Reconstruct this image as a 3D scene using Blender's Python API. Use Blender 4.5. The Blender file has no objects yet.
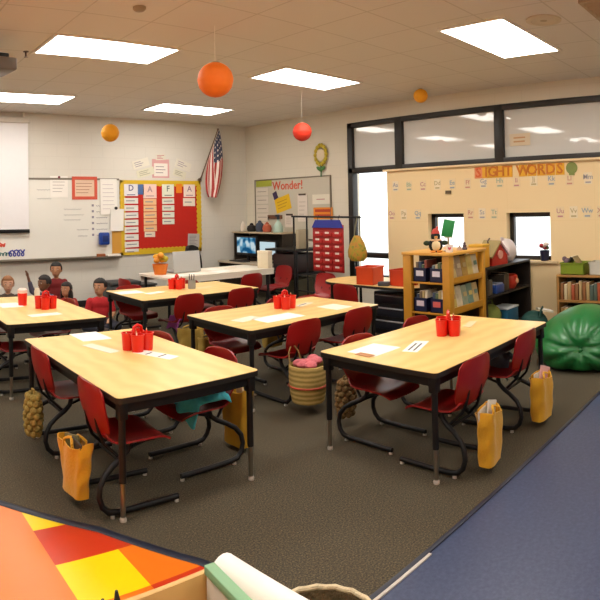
import bpy, bmesh, math, random
from mathutils import Vector, Matrix
R = random.Random(7)
PI = math.pi
SC = bpy.context.scene
COL = SC.collection

# ------------------------------------------------------------------ colours and materials
def lin(c):
    return c / 12.92 if c <= 0.04045 else ((c + 0.055) / 1.055) ** 2.4
def hx(s):
    s = s.lstrip('#')
    return tuple(lin(int(s[i:i + 2], 16) / 255) for i in (0, 2, 4)) + (1,)
_M = {}
def mat(key, col='#888888', rough=0.5, metal=0.0, var=0.0, vscale=20.0, bump=0.0, bscale=60.0, spec=0.5, sheen=0.0, coat=0.0):
    if key in _M:
        return _M[key]
    m = bpy.data.materials.new(key); m.use_nodes = True
    nt = m.node_tree; b = nt.nodes['Principled BSDF']
    c = hx(col) if isinstance(col, str) else tuple(col) + (1,)
    b.inputs['Roughness'].default_value = rough
    b.inputs['Metallic'].default_value = metal
    b.inputs['Specular IOR Level'].default_value = spec
    b.inputs['Sheen Weight'].default_value = sheen
    b.inputs['Coat Weight'].default_value = coat
    tc = nt.nodes.new('ShaderNodeTexCoord')
    n = nt.nodes.new('ShaderNodeTexNoise'); n.inputs['Scale'].default_value = vscale; n.inputs['Detail'].default_value = 4
    nt.links.new(tc.outputs['Object'], n.inputs['Vector'])
    mx = nt.nodes.new('ShaderNodeMixRGB'); mx.blend_type = 'MIX'
    v = max(var, 0.02)
    mx.inputs[1].default_value = tuple(x * (1 - v) for x in c[:3]) + (1,)
    mx.inputs[2].default_value = tuple(min(1, x * (1 + v)) for x in c[:3]) + (1,)
    nt.links.new(n.outputs['Fac'], mx.inputs[0]); nt.links.new(mx.outputs[0], b.inputs['Base Color'])
    if bump:
        n2 = nt.nodes.new('ShaderNodeTexNoise'); n2.inputs['Scale'].default_value = bscale
        nt.links.new(tc.outputs['Object'], n2.inputs['Vector'])
        bp = nt.nodes.new('ShaderNodeBump'); bp.inputs['Strength'].default_value = bump; bp.inputs['Distance'].default_value = 0.01
        nt.links.new(n2.outputs['Fac'], bp.inputs['Height']); nt.links.new(bp.outputs[0], b.inputs['Normal'])
    _M[key] = m
    return m
def emis(key, col, strength):
    if key in _M: return _M[key]
    m = bpy.data.materials.new(key); m.use_nodes = True; nt = m.node_tree; nt.nodes.clear()
    e = nt.nodes.new('ShaderNodeEmission'); o = nt.nodes.new('ShaderNodeOutputMaterial')
    e.inputs[0].default_value = hx(col); e.inputs[1].default_value = strength
    nt.links.new(e.outputs[0], o.inputs[0]); _M[key] = m
    return m
def flat(col, rough=0.6, key=None):
    return mat(key or ('c_' + col.lstrip('#') + '_%d' % int(rough * 100)), col, rough)

def brick_mat(key, c1, c2, mortar, w, h, size, rough, swap=None, bump=0.3, offset=0.5):
    m = bpy.data.materials.new(key); m.use_nodes = True; nt = m.node_tree; b = nt.nodes['Principled BSDF']
    tc = nt.nodes.new('ShaderNodeTexCoord'); sep = nt.nodes.new('ShaderNodeSeparateXYZ'); cmb = nt.nodes.new('ShaderNodeCombineXYZ')
    nt.links.new(tc.outputs['Object'], sep.inputs[0])
    for i, a in enumerate(swap or 'XYZ'):
        nt.links.new(sep.outputs[a], cmb.inputs[i])
    br = nt.nodes.new('ShaderNodeTexBrick')
    br.inputs['Color1'].default_value = hx(c1); br.inputs['Color2'].default_value = hx(c2); br.inputs['Mortar'].default_value = hx(mortar)
    br.inputs['Scale'].default_value = 1; br.inputs['Brick Width'].default_value = w; br.inputs['Row Height'].default_value = h
    br.inputs['Mortar Size'].default_value = size; br.inputs['Mortar Smooth'].default_value = 0.3; br.offset = offset
    nt.links.new(cmb.outputs[0], br.inputs['Vector'])
    n = nt.nodes.new('ShaderNodeTexNoise'); n.inputs['Scale'].default_value = 90
    nt.links.new(tc.outputs['Object'], n.inputs['Vector'])
    bp = nt.nodes.new('ShaderNodeBump'); bp.inputs['Strength'].default_value = bump; bp.inputs['Distance'].default_value = 0.004; bp.invert = True
    ad = nt.nodes.new('ShaderNodeMath'); ad.operation = 'MULTIPLY_ADD'; ad.inputs[1].default_value = 0.25
    nt.links.new(n.outputs['Fac'], ad.inputs[0]); nt.links.new(br.outputs['Fac'], ad.inputs[2])
    nt.links.new(ad.outputs[0], bp.inputs['Height'])
    nt.links.new(bp.outputs[0], b.inputs['Normal'])
    nt.links.new(br.outputs['Color'], b.inputs['Base Color']); b.inputs['Roughness'].default_value = rough
    _M[key] = m
    return m

def speckle_mat(key, cols, scale, rough, bump, bdist=0.004, big=0.0):
    m = bpy.data.materials.new(key); m.use_nodes = True; nt = m.node_tree; b = nt.nodes['Principled BSDF']
    tc = nt.nodes.new('ShaderNodeTexCoord'); n = nt.nodes.new('ShaderNodeTexNoise'); n.inputs['Scale'].default_value = scale; n.inputs['Detail'].default_value = 6; n.inputs['Roughness'].default_value = 0.7
    nt.links.new(tc.outputs['Object'], n.inputs['Vector'])
    cr = nt.nodes.new('ShaderNodeValToRGB')
    el = cr.color_ramp.elements
    while len(el) < len(cols): el.new(0.5)
    for i, c in enumerate(cols):
        el[i].position = 0.32 + 0.36 * i / (len(cols) - 1); el[i].color = hx(c)
    nt.links.new(n.outputs['Fac'], cr.inputs[0])
    out = cr.outputs[0]
    if big:
        n3 = nt.nodes.new('ShaderNodeTexNoise'); n3.inputs['Scale'].default_value = 2.2; n3.inputs['Detail'].default_value = 5
        nt.links.new(tc.outputs['Object'], n3.inputs['Vector'])
        mp = nt.nodes.new('ShaderNodeMapRange'); mp.inputs[3].default_value = 1 - big; mp.inputs[4].default_value = 1 + big
        nt.links.new(n3.outputs['Fac'], mp.inputs[0])
        mu = nt.nodes.new('ShaderNodeMixRGB'); mu.blend_type = 'MULTIPLY'; mu.inputs[0].default_value = 1
        nt.links.new(out, mu.inputs[1]); nt.links.new(mp.outputs[0], mu.inputs[2]); out = mu.outputs[0]
    nt.links.new(out, b.inputs['Base Color']); b.inputs['Roughness'].default_value = rough
    if bump:
        bp = nt.nodes.new('ShaderNodeBump'); bp.inputs['Strength'].default_value = bump; bp.inputs['Distance'].default_value = bdist
        nt.links.new(n.outputs['Fac'], bp.inputs['Height']); nt.links.new(bp.outputs[0], b.inputs['Normal'])
    _M[key] = m
    return m

def wave_mat(key, c1, c2, scale, rough, axis='Z', dist=1.0, wscale=1.0):
    m = bpy.data.materials.new(key); m.use_nodes = True; nt = m.node_tree; b = nt.nodes['Principled BSDF']
    tc = nt.nodes.new('ShaderNodeTexCoord'); w = nt.nodes.new('ShaderNodeTexWave'); w.bands_direction = axis
    w.inputs['Scale'].default_value = scale; w.inputs['Distortion'].default_value = dist; w.inputs['Detail'].default_value = 3; w.inputs['Detail Scale'].default_value = wscale
    nt.links.new(tc.outputs['Object'], w.inputs['Vector'])
    cr = nt.nodes.new('ShaderNodeValToRGB'); cr.color_ramp.elements[0].color = hx(c1); cr.color_ramp.elements[1].color = hx(c2)
    nt.links.new(w.outputs['Fac'], cr.inputs[0]); nt.links.new(cr.outputs[0], b.inputs['Base Color']); b.inputs['Roughness'].default_value = rough
    _M[key] = m
    return m

def glass_mat(key, tint='#ffffff', rough=0.0):
    m = bpy.data.materials.new(key); m.use_nodes = True; nt = m.node_tree; nt.nodes.clear()
    o = nt.nodes.new('ShaderNodeOutputMaterial'); t = nt.nodes.new('ShaderNodeBsdfTransparent'); g = nt.nodes.new('ShaderNodeBsdfGlossy')
    t.inputs[0].default_value = hx(tint); g.inputs['Roughness'].default_value = rough
    f = nt.nodes.new('ShaderNodeFresnel'); f.inputs[0].default_value = 1.5
    mx = nt.nodes.new('ShaderNodeMixShader')
    ge = nt.nodes.new('ShaderNodeNewGeometry'); iv = nt.nodes.new('ShaderNodeMath'); iv.operation = 'SUBTRACT'; iv.inputs[0].default_value = 1
    ml = nt.nodes.new('ShaderNodeMath'); ml.operation = 'MULTIPLY'
    nt.links.new(ge.outputs['Backfacing'], iv.inputs[1]); nt.links.new(f.outputs[0], ml.inputs[0]); nt.links.new(iv.outputs[0], ml.inputs[1])
    nt.links.new(ml.outputs[0], mx.inputs[0]); nt.links.new(t.outputs[0], mx.inputs[1]); nt.links.new(g.outputs[0], mx.inputs[2]); nt.links.new(mx.outputs[0], o.inputs[0])
    _M[key] = m
    return m

# ------------------------------------------------------------------ mesh builder
class MB:
    def __init__(s):
        s.bm = bmesh.new(); s.mi = 0
    def _merge(s, b2, M=None):
        if M is not None: bmesh.ops.transform(b2, matrix=M, verts=b2.verts)
        vm = {}
        for v in b2.verts: vm[v] = s.bm.verts.new(v.co)
        for f in b2.faces:
            try:
                nf = s.bm.faces.new([vm[v] for v in f.verts]); nf.material_index = s.mi
            except ValueError: pass
        b2.free()
        return s
    def box(s, c, d, rz=0, bev=0, M=None, seg=2, rx=0, ry=0):
        b = bmesh.new(); bmesh.ops.create_cube(b, size=1)
        bmesh.ops.scale(b, vec=Vector(d), verts=b.verts)
        if bev: bmesh.ops.bevel(b, geom=list(b.edges), offset=bev, segments=seg, affect='EDGES', profile=0.5)
        T = Matrix.Translation(Vector(c)) @ Matrix.Rotation(rz, 4, 'Z') @ Matrix.Rotation(ry, 4, 'Y') @ Matrix.Rotation(rx, 4, 'X')
        return s._merge(b, (M @ T) if M is not None else T)
    def bx(s, x0, x1, y0, y1, z0, z1, bev=0, M=None):
        return s.box(((x0 + x1) / 2, (y0 + y1) / 2, (z0 + z1) / 2), (abs(x1 - x0), abs(y1 - y0), abs(z1 - z0)), bev=bev, M=M)
    def cyl(s, p0, p1, r0, r1=None, n=14, M=None):
        p0, p1 = Vector(p0), Vector(p1); d = p1 - p0; r1 = r0 if r1 is None else r1
        b = bmesh.new(); bmesh.ops.create_cone(b, cap_ends=True, segments=n, radius1=max(r0, 1e-5), radius2=max(r1, 1e-5), depth=d.length)
        T = Matrix.Translation((p0 + p1) / 2) @ d.to_track_quat('Z', 'Y').to_matrix().to_4x4()
        return s._merge(b, (M @ T) if M is not None else T)
    def sph(s, c, r, seg=16, M=None, fn=None):
        r = (r, r, r) if not hasattr(r, '__len__') else r
        b = bmesh.new(); bmesh.ops.create_uvsphere(b, u_segments=seg, v_segments=max(6, seg * 2 // 3), radius=1)
        if fn:
            for v in b.verts: v.co = fn(v.co)
        T = Matrix.Translation(Vector(c)) @ Matrix.Diagonal((r[0], r[1], r[2], 1))
        return s._merge(b, (M @ T) if M is not None else T)
    def cap(s, p0, p1, r0, r1, n=10):
        s.cyl(p0, p1, r0, r1, n); s.sph(p0, r0, n); s.sph(p1, r1, n); return s
    def tube(s, pts, r, n=8, closed=False, M=None, rs=None):
        P = [Vector(p) for p in pts]; N = len(P); b = bmesh.new(); rings = []; up = None
        for i in range(N):
            if closed: t = (P[(i + 1) % N] - P[i - 1])
            else: t = P[min(i + 1, N - 1)] - P[max(i - 1, 0)]
            t.normalize()
            if up is None:
                a = Vector((0, 0, 1)) if abs(t.z) < 0.9 else Vector((1, 0, 0))
            else: a = up
            u = (a - t * a.dot(t))
            if u.length < 1e-6: u = t.orthogonal()
            u.normalize(); up = u; w = t.cross(u); rr = rs[i] if rs else r
            rings.append([b.verts.new(P[i] + u * math.cos(2 * PI * k / n) * rr + w * math.sin(2 * PI * k / n) * rr) for k in range(n)])
        L = N if closed else N - 1
        for i in range(L):
            A, B = rings[i], rings[(i + 1) % N]
            for k in range(n): b.faces.new([A[k], A[(k + 1) % n], B[(k + 1) % n], B[k]])
        if not closed:
            b.faces.new(rings[0][::-1]); b.faces.new(rings[-1])
        return s._merge(b, M)
    def lathe(s, prof, n=24, c=(0, 0, 0), M=None, fn=None):
        b = bmesh.new(); rings = []
        for r, z in prof:
            rings.append([b.verts.new((r * math.cos(2 * PI * k / n), r * math.sin(2 * PI * k / n), z)) for k in range(n)])
        for A, B in zip(rings, rings[1:]):
            for k in range(n): b.faces.new([A[k], A[(k + 1) % n], B[(k + 1) % n], B[k]])
        if prof[0][0] > 1e-4: b.faces.new(rings[0][::-1])
        if prof[-1][0] > 1e-4: b.faces.new(rings[-1])
        bmesh.ops.remove_doubles(b, verts=b.verts, dist=1e-5)
        if fn:
            for v in b.verts: v.co = fn(v.co)
        T = Matrix.Translation(Vector(c))
        return s._merge(b, (M @ T) if M is not None else T)
    def prism(s, pts, z0, z1, M=None):
        b = bmesh.new(); A = [b.verts.new((x, y, z0)) for x, y in pts]; B = [b.verts.new((x, y, z1)) for x, y in pts]; n = len(pts)
        b.faces.new(A[::-1]); b.faces.new(B)
        for k in range(n): b.faces.new([A[k], A[(k + 1) % n], B[(k + 1) % n], B[k]])
        bmesh.ops.recalc_face_normals(b, faces=b.faces)
        return s._merge(b, M)
    def shell(s, fn, nu, nv, th, M=None):
        """closed solid from a surface fn(u,v), thickened along its normals"""
        P = [[Vector(fn(i / nu, j / nv)) for j in range(nv + 1)] for i in range(nu + 1)]
        b = bmesh.new(); A = []; B = []
        for i in range(nu + 1):
            ra, rb = [], []
            for j in range(nv + 1):
                du = P[min(i + 1, nu)][j] - P[max(i - 1, 0)][j]; dv = P[i][min(j + 1, nv)] - P[i][max(j - 1, 0)]
                n = du.cross(dv)
                n = n.normalized() if n.length > 1e-9 else Vector((0, 0, 1))
                ra.append(b.verts.new(P[i][j] + n * th / 2)); rb.append(b.verts.new(P[i][j] - n * th / 2))
            A.append(ra); B.append(rb)
        for i in range(nu):
            for j in range(nv):
                b.faces.new([A[i][j], A[i + 1][j], A[i + 1][j + 1], A[i][j + 1]])
                b.faces.new([B[i][j], B[i][j + 1], B[i + 1][j + 1], B[i + 1][j]])
        for i in range(nu):
            b.faces.new([A[i][0], B[i][0], B[i + 1][0], A[i + 1][0]]); b.faces.new([A[i][nv], A[i + 1][nv], B[i + 1][nv], B[i][nv]])
        for j in range(nv):
            b.faces.new([A[0][j], A[0][j + 1], B[0][j + 1], B[0][j]]); b.faces.new([A[nu][j], B[nu][j], B[nu][j + 1], A[nu][j + 1]])
        return s._merge(b, M)
    def text(s, body, size, M, depth=0.002, align='CENTER'):
        cu = bpy.data.curves.new('t', 'FONT'); cu.body = body; cu.size = size; cu.extrude = depth; cu.align_x = align; cu.align_y = 'CENTER'; cu.resolution_u = 2; cu.offset = size * .012
        o = bpy.data.objects.new('t', cu); COL.objects.link(o); bpy.context.view_layer.update()
        me = bpy.data.meshes.new_from_object(o.evaluated_get(bpy.context.evaluated_depsgraph_get()))
        b = bmesh.new(); b.from_mesh(me); s._merge(b, M)
        bpy.data.objects.remove(o); bpy.data.curves.remove(cu); bpy.data.meshes.remove(me)
        return s
    def build(s, name, m, parent=None, loc=(0, 0, 0), rz=0, ang=40, smooth=True, remesh=0):
        bmesh.ops.recalc_face_normals(s.bm, faces=s.bm.faces)
        me = bpy.data.meshes.new(name); s.bm.to_mesh(me); s.bm.free()
        for q in (m if isinstance(m, (list, tuple)) else [m]): me.materials.append(q)
        o = bpy.data.objects.new(name, me); COL.objects.link(o)
        if remesh:
            md = o.modifiers.new('r', 'REMESH'); md.mode = 'VOXEL'; md.voxel_size = remesh
            m2 = o.modifiers.new('s', 'SMOOTH'); m2.factor = 0.5; m2.iterations = 4
            bpy.context.view_layer.update()
            me2 = bpy.data.meshes.new_from_object(o.evaluated_get(bpy.context.evaluated_depsgraph_get()))
            o.modifiers.clear(); o.data = me2; bpy.data.meshes.remove(me); me = me2; me.name = name
            ang = 180
        if smooth:
            me.polygons.foreach_set('use_smooth', [True] * len(me.polygons))
            if ang < 180: me.set_sharp_from_angle(angle=math.radians(ang))
        o.location = loc; o.rotation_euler = (0, 0, rz)
        if parent: o.parent = parent
        return o

def tag(o, label=None, cat=None, group=None, kind=None):
    if label: o['label'] = label
    if cat: o['category'] = cat
    if group: o['group'] = group
    if kind: o['kind'] = kind
    return o
def thing(name, label, cat, loc=(0, 0, 0), rz=0, group=None):
    o = bpy.data.objects.new(name, None); COL.objects.link(o); o.empty_display_size = 0.1
    o.location = loc; o.rotation_euler = (0, 0, rz)
    return tag(o, label, cat, group)
def struct(o):
    o['kind'] = 'structure'; return o
def copy_tree(o, parent=None):
    c = o.copy(); COL.objects.link(c)
    if parent: c.parent = parent
    for ch in o.children: copy_tree(ch, c)
    return c
def rrect(w, d, r, n=5):
    pts = []
    for cx, cy, a0 in ((w / 2 - r, d / 2 - r, 0), (-w / 2 + r, d / 2 - r, PI / 2), (-w / 2 + r, -d / 2 + r, PI), (w / 2 - r, -d / 2 + r, 1.5 * PI)):
        for k in range(n + 1):
            a = a0 + PI / 2 * k / n; pts.append((cx + r * math.cos(a), cy + r * math.sin(a)))
    return pts
# wall frames: u to the right as seen from the room, v up, w out of the wall
YB, XR, HC = 9.01, 7.16, 3.07
def MBACK(u, v, w=0.0):
    return Matrix(((1, 0, 0, u), (0, 0, -1, YB - w), (0, 1, 0, v), (0, 0, 0, 1)))
def MRIGHT(y, v, w=0.0, x=XR):
    return Matrix(((0, 0, -1, x - w), (-1, 0, 0, y), (0, 1, 0, v), (0, 0, 0, 1)))
def RZ(M, a):
    return M @ Matrix.Rotation(a, 4, 'Z')

# ------------------------------------------------------------------ base materials
WALL = brick_mat('painted_block_wall', '#dcd8ce', '#dbd7cd', '#d6d2c8', 0.40, 0.20, 0.005, 0.6, 'XZY', 0.08)
WALLR = brick_mat('painted_block_wall_side', '#dcd5c4', '#dbd4c3', '#d6cfbe', 0.40, 0.20, 0.005, 0.6, 'YZX', 0.08)
CEIL = brick_mat('ceiling_tiles', '#e2ddd5', '#e0dbd3', '#cbc5ba', 0.61, 0.61, 0.008, 0.9, 'XYZ', 0.25, 0.0)
CARPET = speckle_mat('brown_loop_carpet', ['#17140e', '#3b3528', '#514835', '#7d7150'], 120, 0.95, 0.5, 0.004, 0.14)
BLUEF = speckle_mat('blue_vinyl', ['#2c3654', '#36415f', '#434d6c'], 50, 0.40, 0.03, 0.002, 0.06)
TORANGE = mat('orange_vinyl', '#e8781c', 0.32, var=0.06, vscale=8)
TYELLOW = mat('yellow_vinyl', '#f3d60c', 0.32, var=0.04, vscale=8)
TRED = mat('red_vinyl', '#c5381a', 0.32, var=0.06, vscale=8)
STRIPB = mat('navy_edge_strip', '#1d2233', 0.45)
BLACKM = mat('black_powder_coat', '#0d0c0e', 0.5, var=0.1, spec=.35)
BLACKP = mat('black_plastic', '#151417', 0.5, var=0.1)
WFRAME = mat('dark_bronze_frame', '#1c1712', 0.45, var=0.1)
STEEL = mat('grey_steel', '#8c8578', 0.35, 0.9)
GLIDE = mat('grey_glide', '#b4ada2', 0.5)
REDP = mat('red_moulded_plastic', '#8c0f0e', 0.36, var=0.06, vscale=12, bump=0.05, bscale=400)
LAM = wave_mat('maple_laminate', '#e2bd74', '#ecc983', 2.2, 0.33, 'Y', 5.0, 1.4)
EDGE = mat('black_edge_band', '#17130f', 0.5)
WHITE = mat('white_paper', '#f2efe8', 0.7)
WHITEB = mat('whiteboard_enamel', '#e9e8e0', 0.25, var=0.03, vscale=3)
YELTOTE = mat('yellow_canvas', '#cf9a10', 0.8, var=0.12, vscale=14, bump=0.3, bscale=90, sheen=0.2)
YELTOTE2 = mat('mustard_canvas', '#b08618', 0.85, var=0.15, vscale=14, bump=0.3, bscale=90)
CADDY = mat('red_caddy_plastic', '#d81a0c', 0.3, var=0.05)
OAK = mat('honey_wood', '#bd8523', 0.45, var=0.12, vscale=9)
DARKW = mat('black_laminate', '#241c16', 0.5, var=0.15)
TAN = brick_mat('tan_tackboard', '#ecd3a3', '#ebd2a2', '#e6cc9b', 1.2, 1.3, 0.003, 0.7, 'YZX', 0.1, 0.0)

# ------------------------------------------------------------------ room shell
XL, YF = -2.0, -2.2
# floor: carpet, blue walkway and coloured tiles
EDGEL = [(-2.0, 5.3), (0.2, 3.83), (0.55, 3.46), (0.846, 3.156), (1.043, 2.923), (1.225, 2.717), (1.346, 2.504), (1.49, 2.249), (1.60, 1.98), (1.72, 1.582)]
f = MB()
f.mi = 0
f.prism(EDGEL + [(XR, 1.582), (XR, YB), (-2.0, YB)], -0.08, 0.0)
f.mi = 1
f.prism([(1.72, 1.582), (1.72, YF), (XR, YF), (XR, 1.582)], -0.08, 0.0)
def clip(poly, a, b):                      # keep left-of a->b
    out = []
    sd = lambda p: (b[0] - a[0]) * (p[1] - a[1]) - (b[1] - a[1]) * (p[0] - a[0])
    for i in range(len(poly)):
        p, q = poly[i], poly[(i + 1) % len(poly)]; sp, sq = sd(p), sd(q)
        if sp >= 0: out.append(p)
        if (sp >= 0) != (sq >= 0):
            t = sp / (sp - sq); out.append((p[0] + (q[0] - p[0]) * t, p[1] + (q[1] - p[1]) * t))
    return out
T0X, T0Y, TS = 0.925, 2.53, 0.305
pattern = {(0, 1): 3, (0, 0): 4, (0, -1): 3, (1, -1): 2, (1, 0): 4, (0, 2): 3, (1, -2): 4, (0, -2): 2, (2, -2): 2, (2, -1): 2, (2, -3): 3, (1, -3): 3, (0, -3): 4}
for i in range(-10, 3):
    for j in range(-16, 10):
        x0, y0 = T0X + i * TS, T0Y + j * TS
        q = [(max(x0, XL), max(y0, YF)), (min(x0 + TS, 1.72), max(y0, YF)), (min(x0 + TS, 1.72), y0 + TS), (max(x0, XL), y0 + TS)]
        if q[1][0] - q[0][0] < 0.002 or q[2][1] - q[1][1] < 0.002: continue
        for a, b in zip(EDGEL, EDGEL[1:]):
            if q: q = clip(q, b, a)
        if len(q) < 3: continue
        f.mi = pattern.get((i, j), 2)
        try: f.prism(q, -0.08, 0.0)
        except ValueError: pass
struct(f.build('floor', [CARPET, BLUEF, TORANGE, TYELLOW, TRED], smooth=False))
t = MB(); t.tube([(x, y, 0.0015) for x, y in EDGEL[1:]], 0.024, 8)
for v in t.bm.verts: v.co.z = max(0.0005, min(v.co.z, 0.007))
struct(t.build('trim_1', STRIPB))
t = MB(); t.bx(1.72, XR - 0.02, 1.560, 1.584, -0.002, 0.007, bev=0.002); struct(t.build('trim_2', STRIPB))
t = MB(); t.bx(1.75, 2.22, 1.545, 1.560, -0.002, 0.006, bev=0.001); struct(t.build('trim_3', mat('worn_tape', '#b9b4ac', 0.6, var=0.2, vscale=40)))

m = MB(); m.bx(XL - 0.2, XR + 0.2, YB, YB + 0.2, -0.08, HC + 0.1); struct(m.build('wall_back', WALL, smooth=False))
m = MB(); m.bx(XL - 0.2, XL, YF, YB, -0.08, HC + 0.1); struct(m.build('wall_left', WALLR, smooth=False))
m = MB(); m.bx(XL - 0.2, XR + 0.2, YF - 0.2, YF, -0.08, HC + 0.1); struct(m.build('wall_front', WALL, smooth=False))
m = MB(); m.bx(XL - 0.2, XR + 0.2, YF - 0.2, YB + 0.2, HC, HC + 0.1); struct(m.build('ceiling', CEIL, smooth=False))
# window wall
WY0, WY1, WZ1 = 0.2, 6.41, 2.84
m = MB()
m.bx(XR, XR + 0.25, WY1, YB, -0.08, HC); m.bx(XR, XR + 0.25, YF, WY0, -0.08, HC)
m.bx(XR, XR + 0.25, WY0, WY1, WZ1, HC); m.bx(XR, XR + 0.25, 5.6, WY1, -0.08, 0.42)
struct(m.build('wall_right', WALLR, smooth=False))
# tan insulated panel with two low window openings
PX = 7.07
def cells(mb, x0, x1, ys, zs, holes):
    for a, b in zip(ys, ys[1:]):
        for c, d in zip(zs, zs[1:]):
            if any(h[0] < (a + b) / 2 < h[1] and h[2] < (c + d) / 2 < h[3] for h in holes): continue
            mb.bx(x0, x1, a, b, c, d)
LW = [(4.27, 4.86, 0.79, 1.41), (3.0, 3.62, 0.79, 1.405)]
m = MB(); cells(m, PX, PX + 0.27, [WY0, 3.0, 3.62, 4.27, 4.86, 5.58], [0, 0.79, 1.405, 2.045], LW)
bmesh.ops.remove_doubles(m.bm, verts=m.bm.verts, dist=1e-4)
struct(m.build('trim_4', TAN, smooth=False))
m = MB(); m.bx(PX - 0.05, XR + 0.05, WY0, 5.62, 2.035, 2.065, bev=0.006); struct(m.build('trim_5', mat('tan_cap', '#ead2a6', 0.55)))
m = MB(); m.bx(PX - 0.04, PX + 0.02, 2.9, 4.95, 0.755, 0.785, bev=0.005); struct(m.build('trim_6', mat('stone_sill', '#c9b48e', 0.5, var=0.1)))
# main window: jambs, head, transom bar, mullions
GL = glass_mat('window_glass')
TRANSOM = mat('grey_spandrel_glass', '#d4d4d0', 0.04, var=.03, vscale=2, spec=.6)
w1 = thing('window_1', None, None, (XR, 0, 0)); struct(w1)
fr = MB()
fr.bx(-0.03, 0.09, WY0, WY1, WZ1 - 0.075, WZ1, bev=0.006)
fr.bx(-0.03, 0.09, WY1 - 0.10, WY1, 0.42, WZ1, bev=0.006)
fr.bx(-0.03, 0.09, WY0, WY1, 2.045, 2.135, bev=0.006)
for y in (5.40, 3.74, 2.08): fr.bx(-0.035, 0.09, y - 0.065, y + 0.065, 2.05, WZ1, bev=0.006)
fr.bx(-0.03, 0.09, 5.58, WY1, 0.74, 0.82, bev=0.006); fr.bx(-0.03, 0.09, 5.58, WY1, 0.42, 0.48, bev=0.006)
fr.build('window_frame', WFRAME, w1)
for a, b, c, d in ((5.465, 6.31, 2.135, 2.765), (3.805, 5.335, 2.135, 2.765), (2.145, 3.675, 2.135, 2.765), (WY0, 2.015, 2.135, 2.765), (5.58, 6.31, 0.82, 2.045), (5.58, 6.31, 0.48, 0.74)):
    g = MB(); g.bx(0.03, 0.036, a, b, c, d); g.build('pane', TRANSOM if c > 2 else GL, w1, smooth=False)
for k, (a, b, c, d) in enumerate(LW):
    w = thing('window_%d' % (k + 2), None, None, (PX, 0, 0)); struct(w)
    fr = MB(); X0, X1 = 0.10, 0.16
    fr.bx(X0, X1, b - 0.06, b, c, d); fr.bx(X0, X1, a, a + 0.012, c, d); fr.bx(X0, X1, a, b, d - 0.06, d); fr.bx(X0, X1, a, b, c, c + 0.05)
    fr.build('window_frame', WFRAME, w)
    g = MB(); g.bx(0.125, 0.131, a + 0.01, b - 0.05, c + 0.04, d - 0.05); g.build('pane', GL, w, smooth=False)
m = MB(); m.bx(XL, XR, YB - 0.012, YB, 0, 0.10); struct(m.build('baseboard_back', BLACKP))
m = MB(); m.bx(XR - 0.012, XR, 6.42, YB - 0.012, 0, 0.10); struct(m.build('baseboard_right', BLACKP))
# outdoors: pale pavement and the roof overhang above the windows
m = MB(); m.bx(XR + 0.26, 60, -40, 60, -0.3, -0.2); struct(m.build('ground', mat('pale_concrete', '#e6e4de', 0.8, var=0.04)))

# ------------------------------------------------------------------ ceiling fittings
TROF = mat('white_fixture_metal', '#e8e4da', 0.5)
LENS = emis('lamp_diffuser', '#fff8ee', 16.0)
proto = None
where = {(2.47, 5.18): 'upper left of the picture, above the front tables', (2.47, 7.77): 'at the left edge near the pull-down screen', (5.07, 7.77): 'nearest the corner above the bulletin board',
         (5.07, 5.18): 'in the middle behind the big orange lantern', (5.07, 2.58): 'nearest the high windows at upper right'}
for lx in (-0.13, 2.47, 5.07):
    for ly in (0.0, 2.58, 5.18, 7.77):
        if proto is None:
            o = thing('ceiling_light', 'x', 'ceiling light')
            q = MB()
            for (a, b, c, d) in ((-.64, .64, -.335, -.305), (-.64, .64, .305, .335), (-.64, -.61, -.305, .305), (.61, .64, -.305, .305)): q.bx(a, b, c, d, -0.014, 0.0)
            q.build('frame', TROF, o)
            q = MB(); q.bx(-.61, .61, -.305, .305, -0.010, -0.002); q.build('diffuser', LENS, o); proto = o
        else: o = copy_tree(proto)
        o.location = (lx, ly, HC)
        nm = where.get((lx, ly))
        tag(o, ('lit rectangular ceiling panel ' + nm) if nm else 'lit rectangular ceiling panel outside the picture, above or behind the viewer', 'ceiling light', 'lit troffers in the tiled ceiling')
# speaker grille, air vent, smoke detector, sprinkler
o = thing('ceiling_speaker', 'round tan speaker grille flush in the ceiling beside the bright right panel', 'speaker', (4.68, 2.0, HC))
q = MB(); q.lathe([(0.15, -0.001), (0.15, -0.012), (0.11, -0.016), (0.105, -0.012)], 28); q.build('rim', mat('tan_grille', '#d2c5ad', 0.6), o)
q = MB(); q.lathe([(0.105, -0.004), (0.06, -0.011), (0.0, -0.013)], 28); q.build('grille', mat('brown_grille', '#b3a488', 0.7, var=0.2, vscale=200), o)
o = thing('air_vent', 'square slotted ceiling vent cut by the top right corner', 'vent', (4.65, 1.27, HC))
q = MB(); q.bx(-.3, .3, -.3, .3, -0.004, -0.001); q.build('backing', mat('vent_dark', '#5f5140', 0.8), o)
for k in range(6):
    q = MB(); q.box((-.25 + k * .1, 0, -0.014), (0.062, 0.56, 0.008), bev=0.002, ry=0.45); q.build('slat', mat('vent_slat', '#b09b7d', 0.6), o)
q = MB()
for (a, b, c, d) in ((-.3, .3, -.3, -.27), (-.3, .3, .27, .3), (-.3, -.27, -.27, .27), (.27, .3, -.27, .27)): q.bx(a, b, c, d, -0.022, 0)
q.build('frame', mat('vent_slat'), o)
q = MB(); q.lathe([(0.05, 0), (0.05, -0.015), (0.035, -0.03), (0, -0.034)], 24); o = q.build('smoke_detector', mat('beige_plastic', '#a8957a', 0.6), loc=(2.18, 3.99, HC)); tag(o, 'small round beige smoke detector on the ceiling near the top edge', 'smoke detector')
q = MB(); q.lathe([(0.028, 0), (0.028, -0.006), (0.01, -0.01), (0.01, -0.05), (0.022, -0.055), (0, -0.058)], 14); o = q.build('sprinkler', mat('brown_metal', '#4a2f22', 0.4, 0.6), loc=(1.77, 5.50, HC)); tag(o, 'small dark ceiling sprinkler beside the upper left light panel', 'sprinkler')
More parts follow.
